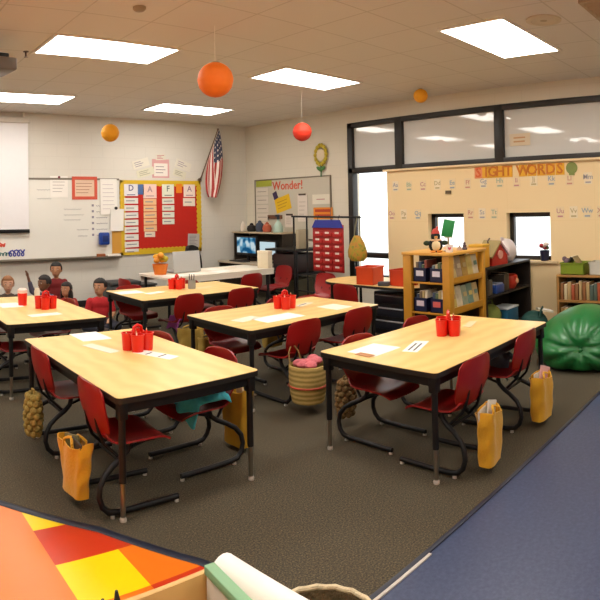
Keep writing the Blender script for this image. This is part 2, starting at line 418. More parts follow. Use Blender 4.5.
# projector
o = thing('projector', 'dark ceiling projector on a pole mount cut by the left edge', 'projector', (1.28, 5.05, 2.80), 0.15)
q = MB(); q.box((0, 0, 0), (0.42, 0.32, 0.11), bev=0.02); q.build('body', mat('projector_grey', '#6d675e', 0.4), o)
q = MB(); q.cyl((0.12, 0.155, 0), (0.12, 0.19, 0), 0.04, 0.036, 18); q.build('lens', BLACKP, o)
q = MB(); q.bx(0.195, 0.216, -0.1, 0.1, -0.035, 0.035, bev=0.004)
for k in range(6): q.bx(0.214, 0.22, -0.09 + k * 0.032, -0.072 + k * 0.032, -0.03, 0.03)
q.build('vent_grille', BLACKP, o)
q = MB(); q.box((0, 0, 0.075), (0.3, 0.24, 0.04), bev=0.01); q.cyl((0, 0, 0.09), (0, 0, 0.262), 0.025); q.cyl((0, 0, 0.25), (0, 0, 0.27), 0.07)
q.tube([(0.1, 0, 0.07), (0.16, 0.05, 0.12), (0.1, 0.08, 0.17), (0.0, 0.03, 0.24)], 0.008); q.build('mount', BLACKM, o)
# paper lanterns
def lantern(name, x, y, z, r, col, label):
    o = thing(name, label, 'paper lantern', (x, y, z), 0, 'round paper lanterns hung from the ceiling')
    q = MB()
    def rib(v):
        k = 1 + 0.012 * math.cos(v.z * 40)
        return Vector((v.x * k, v.y * k, v.z * 0.97))
    q.sph((0, 0, 0), r, 40, fn=rib); q.build('globe', mat('lantern_' + col.lstrip('#'), col, 0.7, var=0.05), o, ang=180)
    q = MB(); q.tube([(r * .25 * math.cos(a * PI / 6), r * .25 * math.sin(a * PI / 6), r * .95) for a in range(12)], 0.004, 6, True); q.build('wire_ring', STEEL, o)
    q = MB(); q.cyl((0, 0, r * .95), (0, 0, HC - z), 0.0012, n=6); q.build('string', WHITE, o)
lantern('paper_lantern', 2.95, 4.10, 2.617, 0.150, '#f07410', 'large orange paper lantern hanging in front of the middle lights')
lantern('paper_lantern', 3.42, 7.10, 2.545, 0.118, '#eba012', 'amber paper lantern hanging above the whiteboard')
lantern('paper_lantern', 5.54, 5.77, 2.53, 0.125, '#d8331a', 'red paper lantern hanging near the flower ring on the side wall')
lantern('paper_lantern', 6.39, 4.46, 2.935, 0.092, '#f0a418', 'small amber paper lantern hanging close to the high windows')

# ------------------------------------------------------------------ back wall
o = thing('projection_screen', 'white pull-down projection screen hanging over the whiteboard at left edge', 'projection screen', (1.85, YB, 0))
q = MB(); q.bx(-1.08, 1.08, -0.10, -0.025, 2.90, 2.99, bev=0.02); q.build('case', mat('screen_case', '#cfc7ba', 0.5), o)
q = MB(); q.bx(-1.05, 1.05, -0.066, -0.060, 1.26, 2.91); q.build('fabric', mat('screen_white', '#e9e8ea', 0.8), o)
q = MB(); q.bx(-1.06, 1.06, -0.08, -0.045, 1.205, 1.262, bev=0.008); q.build('weight_bar', BLACKM, o)
for s_ in (-1, 1):
    q = MB(); q.bx(s_ * .97, s_ * 1.0, -0.07, -0.03, 2.98, HC - .002); q.build('bracket', TROF, o)

o = thing('whiteboard', 'long white marker board with metal frame and tray on the back wall', 'whiteboard', (0, YB, 0))
q = MB(); q.bx(0.3, 4.48, -0.018, -0.004, 0.80, 2.03); q.build('writing_surface', WHITEB, o)
q = MB(); q.bx(0.3, 4.48, -0.028, -0.002, 2.03, 2.06); q.bx(0.3, 4.48, -0.028, -0.002, 0.775, 0.80); q.bx(0.27, 0.3, -0.028, -0.002, 0.775, 2.06); q.build('frame', STEEL, o)
q = MB(); q.bx(0.3, 4.48, -0.10, -0.002, 0.762, 0.778, bev=0.004); q.bx(0.3, 4.48, -0.105, -0.095, 0.765, 0.795, bev=0.003); q.build('marker_tray', STEEL, o)
def scrib(mb, u0, v0, w, h, loops, seed, r=0.006):
    rr = random.Random(seed); pts = []
    for k in range(loops * 8 + 1):
        a = k / 8 * 2 * PI
        pts.append((u0 + w * k / (loops * 8) + 0.35 * h * math.sin(a), v0 + h * (0.5 + 0.5 * math.cos(a)) * rr.uniform(.5, 1), 0))
    mb.tube([MBACK(0, 0, 0.019) @ Vector(p) for p in pts], r, 5)
q = MB(); scrib(q, 2.42, 0.86, 0.20, 0.06, 4, 3, .008); o2 = q.build('marker_writing', flat('#2f6d6a'), o, loc=(0, -YB, 0)); o2['label'] = 'green marker handwriting'
q = MB(); scrib(q, 2.58, 0.85, 0.26, 0.10, 4, 4, .012); o2 = q.build('marker_writing', flat('#3443a0'), o, loc=(0, -YB, 0)); o2['label'] = 'blue marker handwriting'
q = MB(); scrib(q, 2.40, 1.0, 0.13, 0.06, 3, 5, .012); o2 = q.build('marker_writing', flat('#cf4b33'), o, loc=(0, -YB, 0)); o2['label'] = 'red marker handwriting'
q = MB()
for k, (u, v, w) in enumerate([(3.5, 1.55, .3), (3.5, 1.46, .34), (3.5, 1.38, .28), (3.05, 1.86, .3), (3.05, 1.72, .24), (3.72, 1.22, .2), (3.74, 1.12, .16)]):
    q = MB(); scrib(q, u, v, w, 0.022, 6, 20 + k, .003); q.build('marker_writing', flat('#a9aaa8'), o, loc=(0, -YB, 0))
q = MB()
for k in range(6): q.box(MBACK(4.0, 1.62 - k * 0.095, 0.020).translation, (0.035, 0.004, 0.035))
for k in range(6): scrib(q, 4.06, 1.60 - k * 0.095, 0.2, 0.02, 5, 40 + k, .003)
q.build('marker_writing', flat('#8b8794'), o, loc=(0, -YB, 0))['label'] = 'bulleted list in grey and purple marker'

def sheet(name, M, w, h, m, label, cat, th=0.003, group=None, extra=()):
    o = bpy.data.objects.new(name, None)
    q = MB(); q.box((0, 0, 0), (w, h, th), M=M)
    b = q.build(name, m, smooth=False); tag(b, label, cat, group)
    bpy.data.objects.remove(o)
    for nm, mb, mm in extra: mb.build(nm, mm, b)
    return b
def lines(M, w, h, n, th=0.006, z=0.003, seed=0, wmin=.6):
    q = MB(); rr = random.Random(seed)
    for k in range(n):
        ww = w * rr.uniform(wmin, 1); q.box((-(w - ww) / 2, h / 2 - h * (k + .5) / n, z), (ww, th, 0.002), M=M)
    return q
M = MBACK(3.42, 1.92, .022); sheet('paper_sheet', M, 0.30, 0.34, WHITE, 'white paper clipped at the top of the whiteboard right of the screen', 'paper', extra=[('print', lines(M, .22, .2, 4, .008), flat('#a9a4a4')), ('magnet', MB().cyl(MBACK(3.42, 2.07, .022).translation, MBACK(3.42, 2.07, .035).translation, .02), flat('#7a3340'))])
M = MBACK(3.86, 1.90, .022)
q2 = MB()
for a, b, w, h in ((0, .16, .44, .05), (0, -.16, .44, .05), (-.195, 0, .05, .27), (.195, 0, .05, .27)): q2.box((a, b, .004), (w, h, .005), M=M)
sheet('chart_poster', M, .42, .34, flat('#e7c9ae'), 'small poster with a coral red border hung on the whiteboard', 'poster', extra=[('border', q2, flat('#d2573f')), ('print', lines(M, .3, .2, 4, .010, .005), flat('#b07f6c'))])
M = MBACK(4.28, 1.76, .030); sheet('flip_chart', M, .30, .58, WHITE, 'tall white chart sheet hanging between whiteboard and red bulletin board', 'chart', .012, extra=[('print', lines(M, .22, .46, 7, .008, .009, 5), flat('#c9bfc4'))])
M = MBACK(4.42, 1.38, .050); sheet('notice_sheet', RZ(M, -.04), .24, .36, WHITE, 'smaller white sheet clipped below the tall chart sheet', 'paper', .006, extra=[('clip', MB().cyl(MBACK(4.40, 1.57, .05).translation, MBACK(4.40, 1.57, .07).translation, .025), BLACKP)])
M = MBACK(4.42, 1.01, .028); sheet('tan_folder', M, .17, .36, flat('#d39a3c'), 'plain tan strip hanging under the clipped white sheet', 'folder')
o = thing('blue_pocket', 'bright blue box fixed near the lower end of the whiteboard', 'box', (4.17, YB - .075, 0.98))
q = MB(); q.box((0, 0, .10), (.17, .10, .20), bev=.025); q.build('body', mat('blue_plastic', '#173f97', .35), o)
q = MB(); q.box((0, -.052, .1), (.10, .006, .1), bev=.002); q.build('front_panel', mat('deep_blue', '#0e2a6c', .35), o)
q = MB(); q.box((0, 0, .03), (.14, .06, .055), bev=.01); o = q.build('board_eraser', mat('brown_felt', '#9b5a34', .9), loc=(4.12, YB - .055, .779)); tag(o, 'brown board eraser lying on the marker tray', 'eraser')
q = MB(); q.box((0, 0, .02), (.22, .05, .036), bev=.008); o = q.build('tissue_pack', WHITE, loc=(4.36, YB - .058, .779)); tag(o, 'small white pack lying on the tray beside the eraser', 'packet')

# red bulletin board
o = thing('bulletin_board', 'red bulletin board with a yellow scalloped border', 'bulletin board', (5.30, YB, 0))
q = MB(); q.bx(-.79, .79, -.016, -.0005, .80, 2.02); q.build('backing', mat('red_felt', '#bf200f', .9, var=.06), o)
YEL = mat('yellow_border', '#dcb722', .6, var=.08, vscale=40)
q = MB()
for k in range(20):
    u = -.75 + 1.5 * k / 19
    for v in (.84, 1.985): q.cyl((u, -.017, v), (u, -.022, v), .052, n=16)
for k in range(1, 14):
    v = .84 + 1.145 * k / 14
    for u in (-.76, .76): q.cyl((u, -.017, v), (u, -.022, v), .052, n=16)
q.bx(-.80, .80, -.025, -.017, .79, .84); q.bx(-.80, .80, -.025, -.017, 1.985, 2.035); q.bx(-.80, -.755, -.025, -.017, .79, 2.035); q.bx(.755, .80, -.025, -.017, .79, 2.035)
q.build('border', YEL, o)
def strips(u, v0, n, w, h, gap, col, label, grp, seed):
    for k in range(n):
        M = RZ(MBACK(u, v0 - k * (h + gap), .022), random.Random(seed + k).uniform(-.02, .02))
        sheet('word_strip', M, w, h, flat(col), label, 'word strip', .003, grp, [('print', lines(M, w * .75, h * .5, 1, .016, .003, seed + k, .7), flat('#8b8a93'))])
def header(u, v, w, h, col, ch, chc, label, extra=None):
    M = MBACK(u, v, .022)
    q = MB(); q.text(ch, .14, M @ Matrix.Translation((0, .03, .003)), .001); q.box((0, -.08, .003), (w * .6, .014, .002), M=M)
    sheet('header_card', M, w, h, flat(col), label, 'card', .003, 'header cards of the red board', [('print', q, flat(chc))])
header(4.70, 1.87, .26, .20, '#e9e6ea', 'D', '#5b5b84', 'white header card topping the leftmost column of the red board')
strips(4.70, 1.69, 8, .26, .095, .026, '#e6e3dc', 'white word strip in the leftmost column of the red board', 'word strips of the leftmost column', 50)
header(5.06, 1.85, .26, .24, '#f0cfc2', 'A', '#a8808a', 'pinkish header card topping the second column of the red board')
strips(5.06, 1.67, 5, .25, .10, .012, '#eebd8c', 'peach word strip in the second column of the red board', 'word strips of the second column', 60)
strips(5.05, 1.12, 1, .20, .09, .02, '#ead7c4', 'pale word strip hanging lowest in the second column of the red board', None, 66)
header(5.42, 1.86, .24, .22, '#e3e4d2', 'F', '#5d6f6a', 'pale green header card topping the third column of the red board')
strips(5.42, 1.68, 4, .24, .095, .022, '#e0dfd0', 'pale green word strip in the third column of the red board', 'word strips of the third column', 70)
header(5.86, 1.86, .24, .22, '#f0dcd2', 'A', '#8b6f86', 'pale header card topping the rightmost column of the red board')
strips(5.85, 1.66, 1, .25, .14, .02, '#eee0cf', 'lone wide strip below the rightmost header card of the red board', None, 80)
sheet('color_card', MBACK(4.885, 1.88, .022), .12, .17, flat('#4a6aa0'), 'blue card between first and second column of the red board', 'card')
sheet('color_card', MBACK(5.645, 1.90, .022), .12, .16, flat('#e8830f'), 'orange card between third and fourth column of the red board', 'card')
M = RZ(MBACK(5.93, .98, .026), -.05); sheet('photo_sheet', M, .24, .24, flat('#bdb8b4'), 'grey printed sheet at the lower right of the red board', 'paper', extra=[('print', lines(M, .18, .18, 7, .010, .003, 9), flat('#8c8788'))])
# three posters above it
def poster(u, v, rot, label, w, h, cols, rots):
    o = None
    for k, (du, dv, ww, hh, c, r) in enumerate(rots):
        M = RZ(MBACK(u + du, v + dv, .006 + .004 * k), r)
        q = MB(); q.box((0, 0, 0), (ww, hh, .003), M=M)
        p = q.build('wall_poster' if o is None else 'sheet', flat(c), o, smooth=False)
        if o is None: o = tag(p, label, 'poster')
        lines(M, ww * .75, hh * .7, 3, .010, .003, k + int(u * 10), .5).build('print', flat(cols[k % len(cols)]), o)
    return o
poster(4.93, 2.26, 0, 'pair of tilted white cards on the wall above the left of the red board', 0, 0, ['#8d7f93', '#a5a38b'], [(-.03, .06, .32, .14, '#e6e1d2', .28), (.06, -.09, .34, .13, '#dedbc4', .25)])
M0 = poster(5.29, 2.27, 0, 'white card with a pink frame on the wall above the middle of the red board', 0, 0, ['#c06d72', '#6b5b66'], [(0, -.03, .34, .32, '#d8a3a2', 0), (0, -.05, .27, .22, '#ece4dc', 0), (0, .17, .2, .1, '#ddd8c9', 0.05)])
poster(5.72, 2.24, 0, 'pair of tilted white cards on the wall above the right of the red board', 0, 0, ['#9a8a9c', '#a09c86'], [(.03, .07, .32, .15, '#e2ddce', -.32), (-.05, -.08, .26, .12, '#dcd9c4', -.28)])
# flag on a wall pole
o = thing('wall_flag', 'striped flag with starred blue canton drooping from a slanted wall pole', 'flag', (6.09, YB, 2.05))
P0, P1 = Vector((0, -.03, 0)), Vector((.17, -.36, .88))
q = MB(); q.cyl(P0, P1, .011, .009, 10); q.sph(P1, .02, 10); q.build('pole', mat('brown_pole', '#5c4128', .4), o)
q = MB(); q.cyl((0, -.001, 0), (0, -.02, 0), .04); q.cyl((0, -.01, 0), P0 + (P1 - P0) * .06, .018); q.build('bracket', STEEL, o)
FR, FW, FB = flat('#b03a36', .8), flat('#e9ddd2', .8), flat('#3a3f55', .8)
q = MB()
A, B = P1, P0 + (P1 - P0) * .50
NU, NV = 26, 34
def flagpt(a, b):        # a along the hoist (0 at the tip), b along the fly; the cloth hangs down
    h = A.lerp(B, a); drop = b * (1.20 - .45 * a)
    sx = .012 + .045 * b * math.sin(a * 9 + b * 3) + .20 * (.45 - a) * max(0, math.sin(PI * min(1, b * .95))) ** .7 + .05 * b
    sy = .045 * b ** .7 * math.sin(a * 17 + b * 2.0)
    return (h.x + sx - .05 * b * b + .01, h.y + sy + .10 * b * (1 - a), h.z - drop)
grid = [[q.bm.verts.new(flagpt(i / NU, j / NV)) for j in range(NV + 1)] for i in range(NU + 1)]
for i in range(NU):
    for j in range(NV):
        fa = q.bm.faces.new([grid[i][j], grid[i + 1][j], grid[i + 1][j + 1], grid[i][j + 1]])
        a, b = (i + .5) / NU, (j + .5) / NV
        if a < 7 / 13 and b < .40: fa.material_index = 1 if (i % 3 == 1 and j % 3 == 1) else 2
        else: fa.material_index = int(a * 13) % 2
fo = q.build('cloth', [FR, FW, FB], o, ang=180)
md = fo.modifiers.new('th', 'SOLIDIFY'); md.thickness = .004

# ------------------------------------------------------------------ side wall: second board, flower, word panel
o = thing('display_board', 'grey white display board on the window wall in the corner', 'whiteboard', (XR, 7.765, 0))
q = MB(); q.bx(-.018, -.003, -.95, .95, 1.0, 2.03); q.build('surface', mat('grey_board', '#c5bfae', .5), o)
q = MB(); q.bx(-.026, -.002, -.97, .97, 2.03, 2.05); q.bx(-.026, -.002, -.97, .97, .98, 1.0); q.bx(-.026, -.002, .95, .97, 1.0, 2.03); q.bx(-.026, -.002, -.97, -.95, 1.0, 2.03); q.build('frame', STEEL, o)
MR = lambda y, v, w=.022: MRIGHT(y, v, w)
sheet('banner_card', MR(8.47, 1.98), .44, .12, flat('#aab03e'), 'lime green banner card at the top left of the corner board', 'card')
for k in range(5):
    M = MR(8.52, 1.83 - k * .155); sheet('schedule_card', M, .34, .135, flat('#d9d0c2'), 'pale schedule card stacked under the lime banner card', 'card', group='schedule cards under the lime banner', extra=[('print', lines(M, .26, .06, 1, .012), flat('#9c9086'))])
q = MB(); q.text('Wonder!', .21, MR(7.84, 1.915, .0185), .004); o2 = q.build('title_lettering', flat('#d1502f')); tag(o2, 'red orange title lettering across the corner board', 'lettering')
M = RZ(MR(7.96, 1.60), .25); sheet('yellow_poster', M, .40, .26, flat('#e2b81c'), 'tilted yellow poster on the corner board under the red title', 'poster', extra=[('print', lines(M, .28, .16, 3, .012), flat('#b98f1a'))])
sheet('badge', RZ(MR(8.15, 1.75, .03), .4), .11, .13, flat('#3b2a4f'), 'small dark purple cut-out above the yellow poster', 'card')
def clipboard(y, v, w, h, label):
    M = MR(y, v, .03); q = MB(); q.box((0, h / 2, .01), (.16, .03, .015), M=M)
    sheet('clip_note', M, w, h, flat('#ddd3c8'), label, 'paper', .006, extra=[('clip', q, flat('#46382c')), ('print', lines(M, w * .7, h * .6, 4, .010, .005), flat('#b5a99e'))])
clipboard(7.45, 1.52, .24, .46, 'tall clipped note on the corner board right of the yellow poster')
clipboard(7.78, 1.30, .24, .22, 'short clipped note on the corner board below the yellow poster')
o2 = thing('hook_rail', 'dark wood hook rail under the yellow poster', 'hook rail', (XR - .03, 8.17, 1.37))
q = MB(); q.box((0, 0, 0), (.03, .38, .07), bev=.008); q.build('rail', flat('#6a452c'), o2)
for s in (-.13, .13):
    q = MB(); q.tube([(-.015, s, 0), (-.05, s, -.02), (-.05, s, -.05), (-.03, s, -.055)], .006); q.build('hook', BLACKM, o2)
M = MR(7.02, 1.66); sheet('name_card', M, .40, .16, flat('#e2dccb'), 'white card with faint print at the upper right of the corner board', 'card', extra=[('print', lines(M, .2, .06, 1, .015), flat('#b87f7c'))])
M = MR(6.98, 1.43)
sheet('orange_sign', M, .44, .19, flat('#e08a26'), 'orange sign with red lettering bands at the right of the corner board', 'sign', extra=[('print', lines(M, .36, .17, 2, .045, .004, 2, .9), flat('#b23a1c'))])
o = thing('flower_decoration', 'yellow flower ring with green leaves on the wall beside the windows', 'decoration', (XR - .02, 7.0, 2.39))
q = MB()
for k in range(14):
    a = 2 * PI * k / 14; q.sph((-.01, .125 * math.cos(a), .155 * math.sin(a)), (.014, .04, .04), 10)
q.build('petals', mat('olive_yellow', '#b5a226', .7, var=.2), o)
q = MB(); q.lathe([(0, 0), (.1, 0), (.1, .012), (0, .016)], 24, M=Matrix.Rotation(-PI / 2, 4, 'Y')); q.build('face', flat('#e3d3b4'), o)
q = MB(); q.tube([(-.01, 0, -.16), (-.012, -.01, -.26), (-.01, 0, -.36)], .012); q.build('stem', flat('#3d6a35'), o)
for s in (-1, 1):
    q = MB(); q.sph((-.012, s * .08, -.22), (.012, .075, .03), 12, M=Matrix.Rotation(s * -.5, 4, 'X') ); q.build('leaf', flat('#4b7b3d'), o)

# word cards on the tan panel
letters = 'AaBbCcDdEeFfGgHhIiJjKkLlMmNnOoPpQqRrSsTtUuVvWwXxYyZz'
hues = ['#a3a0a4', '#c98d7c', '#93a1ad', '#b9a577', '#c08588', '#9fae96']
def wcard(y, v, k, row):
    M = MRIGHT(y, v, .0012, PX); q = MB(); q.text(letters[2 * k:2 * k + 2], .085, M @ Matrix.Translation((0, .015, .002)), .0008); q.box((0, -.05, .002), (.07, .02, .001), M=M)
    sheet('letter_card', M, .105, .145, flat('#e6d0a6' if k % 3 else '#e9d8b8'), 'small letter card in the %s row on the tan panel' % row, 'card', .002, 'letter cards of the %s row' % row, [('letter', q, flat(hues[(k * 5) % 6]))])
for k in range(14): wcard(5.42 - k * .245, 1.815 - (k % 3) * .004, k, 'upper')
ys = [5.50, 5.28, 5.03, 4.16, 3.98, 3.80, 2.86, 2.68, 2.50, 2.32, 2.14]
for k, y in enumerate(ys): wcard(y, 1.40, 14 + k, 'lower')
q = MB(); q.box((0, 0, 0), (.085, .045, .02), M=MRIGHT(4.50, 1.70, .012, PX)); o = q.build('wall_switch', flat('#5b4c33')); tag(o, 'small dark plate on the tan panel between the two rows of cards', 'wall plate')
words = [('SIGHT', 4.02, .118), ('WORDS', 3.36, .128)]
for word, y0, st in words:
    y = y0
    for k, ch in enumerate(word):
        M = MRIGHT(y, 1.945, .0105, PX); q = MB()
        q.text(ch, .185, M, .004)
        cc = '#d9622c' if (word == 'SIGHT' and k == 0) else '#c9741a'
        o = q.build('cutout_letter', flat(cc)); q3 = MB(); q3.box((0, 0, -.007), (.118, .15, .006), M=M); q3.build('backing', flat('#e3a927' if k or word == 'WORDS' else '#e0895a'), o)
        tag(o, '%s cut-out letter %s of the %s heading word on the tan panel' % ('orange red' if cc == '#d9622c' else 'golden', ch, 'first' if word == 'SIGHT' else 'second'), 'letter', 'heading letters on the tan panel')
        y -= st * (1.0 if ch != 'I' else .8)
q = MB(); q.cyl(MRIGHT(2.69, 1.95, .002, PX).translation, MRIGHT(2.69, 1.95, .012, PX).translation, .075, n=20); q.box((0, -.075, .006), (.07, .03, .008), M=MRIGHT(2.69, 1.95, .002, PX)); o = q.build('globe_cutout', mat('green_globe', '#7d8a4a', .7, var=.3, vscale=15)); tag(o, 'round green cut-out after the heading letters on the tan panel', 'decoration')
M = MRIGHT(3.45, 2.36, -.02, XR - .001); sheet('window_drawing', M, .3, .16, flat('#d8c9ae'), 'faint drawing taped inside the high window pane', 'drawing', .002, extra=[('print', lines(M, .18, .1, 2, .02), flat('#c79a70'))])
# ------------------------------------------------------------------ tables
TZ = 0.622
def make_table(w, d):
    o = thing('classroom_table', 'x', 'table')
    q = MB(); q.prism(rrect(w - .006, d - .006, .03), TZ - .028, TZ); q.build('tabletop', LAM, o)
    q = MB(); q.prism(rrect(w, d, .033), TZ - .030, TZ - .0025); q.build('edge_band', EDGE, o)
    q = MB()
    for s in (-1, 1):
        q.bx(-w / 2 + .05, w / 2 - .05, s * (d / 2 - .045) - .012, s * (d / 2 - .045) + .012, TZ - .085, TZ - .028)
        q.bx(s * (w / 2 - .045) - .012, s * (w / 2 - .045) + .012, -d / 2 + .05, d / 2 - .05, TZ - .085, TZ - .028)
    q.build('apron', BLACKM, o)
    for sx in (-1, 1):
        for sy in (-1, 1):
            x, y = sx * (w / 2 - .045), sy * (d / 2 - .045)
            q = MB(); q.cyl((x, y, .19), (x, y, TZ - .03), .0185, n=14); q.box((x, y, TZ - .075), (.05, .05, .09), bev=.006)
            lg = q.build('leg', BLACKM, o)
            q = MB(); q.cyl((x, y, .02), (x, y, .195), .0135, n=12); q.build('leg_extension', STEEL, lg)
            q = MB(); q.lathe([(.017, 0), (.018, .012), (.014, .022)], 12, (x, y, 0)); q.build('foot', GLIDE, lg)
    return o
TL, TW = 1.53, .90
tabs = [(3.519, 2.311, 0, 'maple-topped table at right, nearest the green beanbag'), (1.767, 3.458, 1, 'maple-topped table in the left foreground nearest the coloured floor tiles'),
        (3.627, 4.033, 0, 'maple-topped table in the middle, between the right foreground and the rack'), (1.805, 5.549, 1, 'maple-topped table at the left edge in front of the seated children'),
        (3.717, 5.872, 0, 'maple-topped table at the back, in front of the paper-covered desk')]
tp = make_table(TL, TW)
for k, (x, y, r, lab) in enumerate(tabs):
    o = tp if k == 0 else copy_tree(tp)
    o.location = (x, y, 0); o.rotation_euler = (0, 0, r * PI / 2); tag(o, lab, 'table', 'maple tables with black legs')

# ------------------------------------------------------------------ chairs (front = +Y)
def make_chair():
    o = thing('school_chair', 'x', 'chair')
    def seat(u, v):
        a = u * 2 - 1; y = -.18 + .37 * v
        w = .185 * (1 - .25 * max(0, (.35 - v) / .35) ** 2 - .14 * max(0, (v - .8) / .2) ** 2)
        z = .350 - .018 * math.cos(a * PI / 2) * math.sin(min(1, v * 1.2) * PI) + .010 * abs(a) ** 3 - .035 * max(0, (v - .75) / .25) ** 2 + .045 * max(0, (.16 - v) / .16) ** 2
        return (a * w, y, z)
    q = MB(); q.shell(seat, 16, 16, .010); q.build('seat', REDP, o, ang=50)
    def back(u, v):
        a = u * 2 - 1; z = .375 + .275 * v
        w = .186 * math.sqrt(max(.0, 1 - ((v - .46) / (.60 if v < .46 else 1.02)) ** 2))
        if v > .90: w -= .020 * ((v - .90) / .10) ** 2
        zz = z - (.010 * abs(a) ** 4 if v > .9 else 0) + .004 * (1 - a * a) * (v > .95)
        y = -.178 - .060 * v - .012 * math.sin(v * PI) + .028 * a * a
        return (a * w, y, zz)
    q = MB(); q.shell(back, 16, 18, .010); q.build('backrest', REDP, o, ang=50)
    for s in (-1, 1):
        P = [(.182, .215, .0255), (.184, .10, .0255), (.186, -.06, .0255), (.186, -.14, .026), (.186, -.19, .034), (.184, -.222, .065), (.180, -.236, .11), (.174, -.228, .16), (.160, -.195, .205), (.142, -.14, .24), (.126, -.085, .265), (.116, -.045, .295), (.112, -.035, .335)]
        q = MB(); q.tube([(s * x, y, z) for x, y, z in P], .0155, 10); lg = q.build('leg', BLACKM, o, ang=60)
        for gy in (.205, -.165):
            q = MB(); q.cyl((s * .184, gy, 0), (s * .184, gy, .014), .013, .011, 10); q.build('glide', GLIDE, lg)
    q = MB(); q.cyl((-.13, -.10, .255), (.13, -.10, .255), .010); q.cyl((-.115, .03, .325), (.115, .03, .325), .009)
    for s in (-1, 1):
        q.tube([(s * .115, -.045, .30), (s * .112, .06, .328), (s * .108, .12, .325)], .009)
        q.tube([(s * .11, -.09, .262), (s * .085, -.165, .335), (s * .075, -.192, .40), (s * .07, -.204, .47)], .009)
    q.build('seat_frame', BLACKM, o)
    return o
FX, FNX, FY, FNY = -PI / 2, PI / 2, 0, PI
chairs = [
    (3.09, 2.02, FY, 'red chair on the near side of the right table, left of two, yellow tote behind'),
    (3.83, 2.04, FY + .04, 'red chair on the near side of the right table, closest to the beanbag'),
    (3.16, 2.57, FNY, 'red chair on the far side of the right table, left of two'),
    (3.92, 2.62, FNY, 'red chair on the far side of the right table, mostly hidden beneath its top'),
    (1.50, 2.97, FX - .03, 'red chair at the left foreground table, nearest of its left side, by the coloured tiles'),
    (1.50, 3.79, FX, 'red chair at the left foreground table, second along its left side, woven sack behind'),
    (2.06, 3.15, FNX, 'red chair under the left foreground table, right side, with a turquoise cloth on the seat'),
    (2.02, 3.82, FNX, 'red chair under the left foreground table, right side, farther of two'),
    (3.36, 3.72, FY, 'red chair on the middle table near side, with striped basket behind'),
    (4.04, 3.74, FY, 'red chair on the near side of the middle table, right of two'),
    (3.24, 4.30, FNY, 'red chair tucked under the far side of the middle table, left of two'),
    (3.98, 4.31, FNY, 'red chair tucked under the far side of the middle table, right of two'),
    (1.52, 5.15, FX, 'red chair at the left-edge table, nearer one of its left side'),
    (1.52, 5.95, FX, 'red chair at the left-edge table, farther one of its left side'),
    (2.07, 5.72, FNX, 'red chair under the left-edge table on the side towards the back table'),
    (3.50, 5.60, FY, 'red chair on the back table near side, with purple cloth on its seat'),
    (4.19, 5.60, FY, 'red chair on the near side of the back table, right of two'),
    (3.30, 6.19, FNY, 'red chair under the far side of the back table, left of two'),
    (4.12, 6.19, FNY, 'red chair under the far side of the back table, right of two'),
    (3.78, 7.05, FX, 'red chair at the left end of the paper-covered desk'),
    (5.20, 6.66, FY, 'red chair pushed under the near side of the paper-covered desk'),
    (6.0, 6.92, FNX, 'red chair at the right end of the paper-covered desk'),
    (5.36, 4.72, FX, 'red chair pushed under the room side of the window table with the orange bins'),
    (5.61, 5.66, FNX, 'red chair past the end of the window table, below the pocket chart'),
]
cp = make_chair()
for k, (x, y, r, lab) in enumerate(chairs):
    o = cp if k == 0 else copy_tree(cp)
    o.location = (x, y, 0); o.rotation_euler = (0, 0, r); tag(o, lab, 'chair', 'red plastic classroom chairs')

# ------------------------------------------------------------------ bags on the chair backs
def tote(x, y, rz, w, d, h, z0, m, label, stuff=None):
    o = thing('tote_bag', label, 'bag', (x, y, z0), rz, None)
    def fn(side):
        def g(u, v):
            a = u * 2 * PI; c, s = math.cos(a), math.sin(a)
            k = .86 + .14 * v; e = .45
            px = w / 2 * k * (abs(c) ** e) * (1 if c >= 0 else -1); py = d / 2 * (.75 + .25 * v) * (abs(s) ** e) * (1 if s >= 0 else -1)
            py += .010 * math.sin(px * 50 + v * 3) * (0.3 + v); px += .006 * math.sin(v * 14 + s * 3)
            return (px, py, h * v + .012 * v * math.sin(a * 2 + 1))
        return g
    q = MB(); q.shell(fn(0), 40, 10, .006); q.prism([(w * .43 * math.cos(t * PI / 10), d * .36 * math.sin(t * PI / 10)) for t in range(20)], .0, .008); q.build('body', m, o, ang=60)
    for s in (-1, 1):
        q = MB(); q.tube([(-w * .22, s * d * .40, h * .88), (-w * .2, s * d * .42, h * 1.01), (-w * .1, s * d * .3, h * 1.06), (0, s * d * .22, h * 1.08), (w * .1, s * d * .3, h * 1.06), (w * .2, s * d * .42, h * 1.02), (w * .22, s * d * .40, h * .88)], .008, 6); q.build('handle', m, o)
    if stuff:
        for k, (c, dx, dy, ww, hh, rr) in enumerate(stuff):
            q = MB(); q.box((0, 0, 0), (ww, .012, hh), bev=.003, ry=rr)
            q.build('papers', flat(c), o, loc=(dx, dy, h * .9))
    return o
tote(3.075, 1.72, .12, .20, .11, .30, .055, YELTOTE, 'yellow tote bag hanging behind the near left chair of the right table', [('#d8d2c6', .04, .0, .12, .14, .3), ('#c2b8a4', -.03, .02, .14, .1, -.1)])
tote(3.84, 1.73, -.05, .21, .11, .29, .055, YELTOTE, 'yellow tote bag hanging behind the chair closest to the beanbag', [('#d9a8a4', .05, .0, .14, .16, .35), ('#cfc6b6', .0, .02, .12, .1, 0)])
tote(1.215, 3.0, PI / 2 + .1, .22, .10, .27, .065, YELTOTE, 'yellow tote bag hanging behind the nearest chair of the left foreground table', [('#6e6a40', .03, .0, .16, .1, .2), ('#3c3428', -.05, .02, .1, .1, -.2)])
tote(2.39, 3.15, PI / 2, .23, .11, .36, .03, YELTOTE2, 'mustard tote bag behind the turquoise-cloth chair', [('#cdbf9c', .0, .0, .16, .12, .3), ('#c9a05c', .05, .02, .1, .14, .1)])
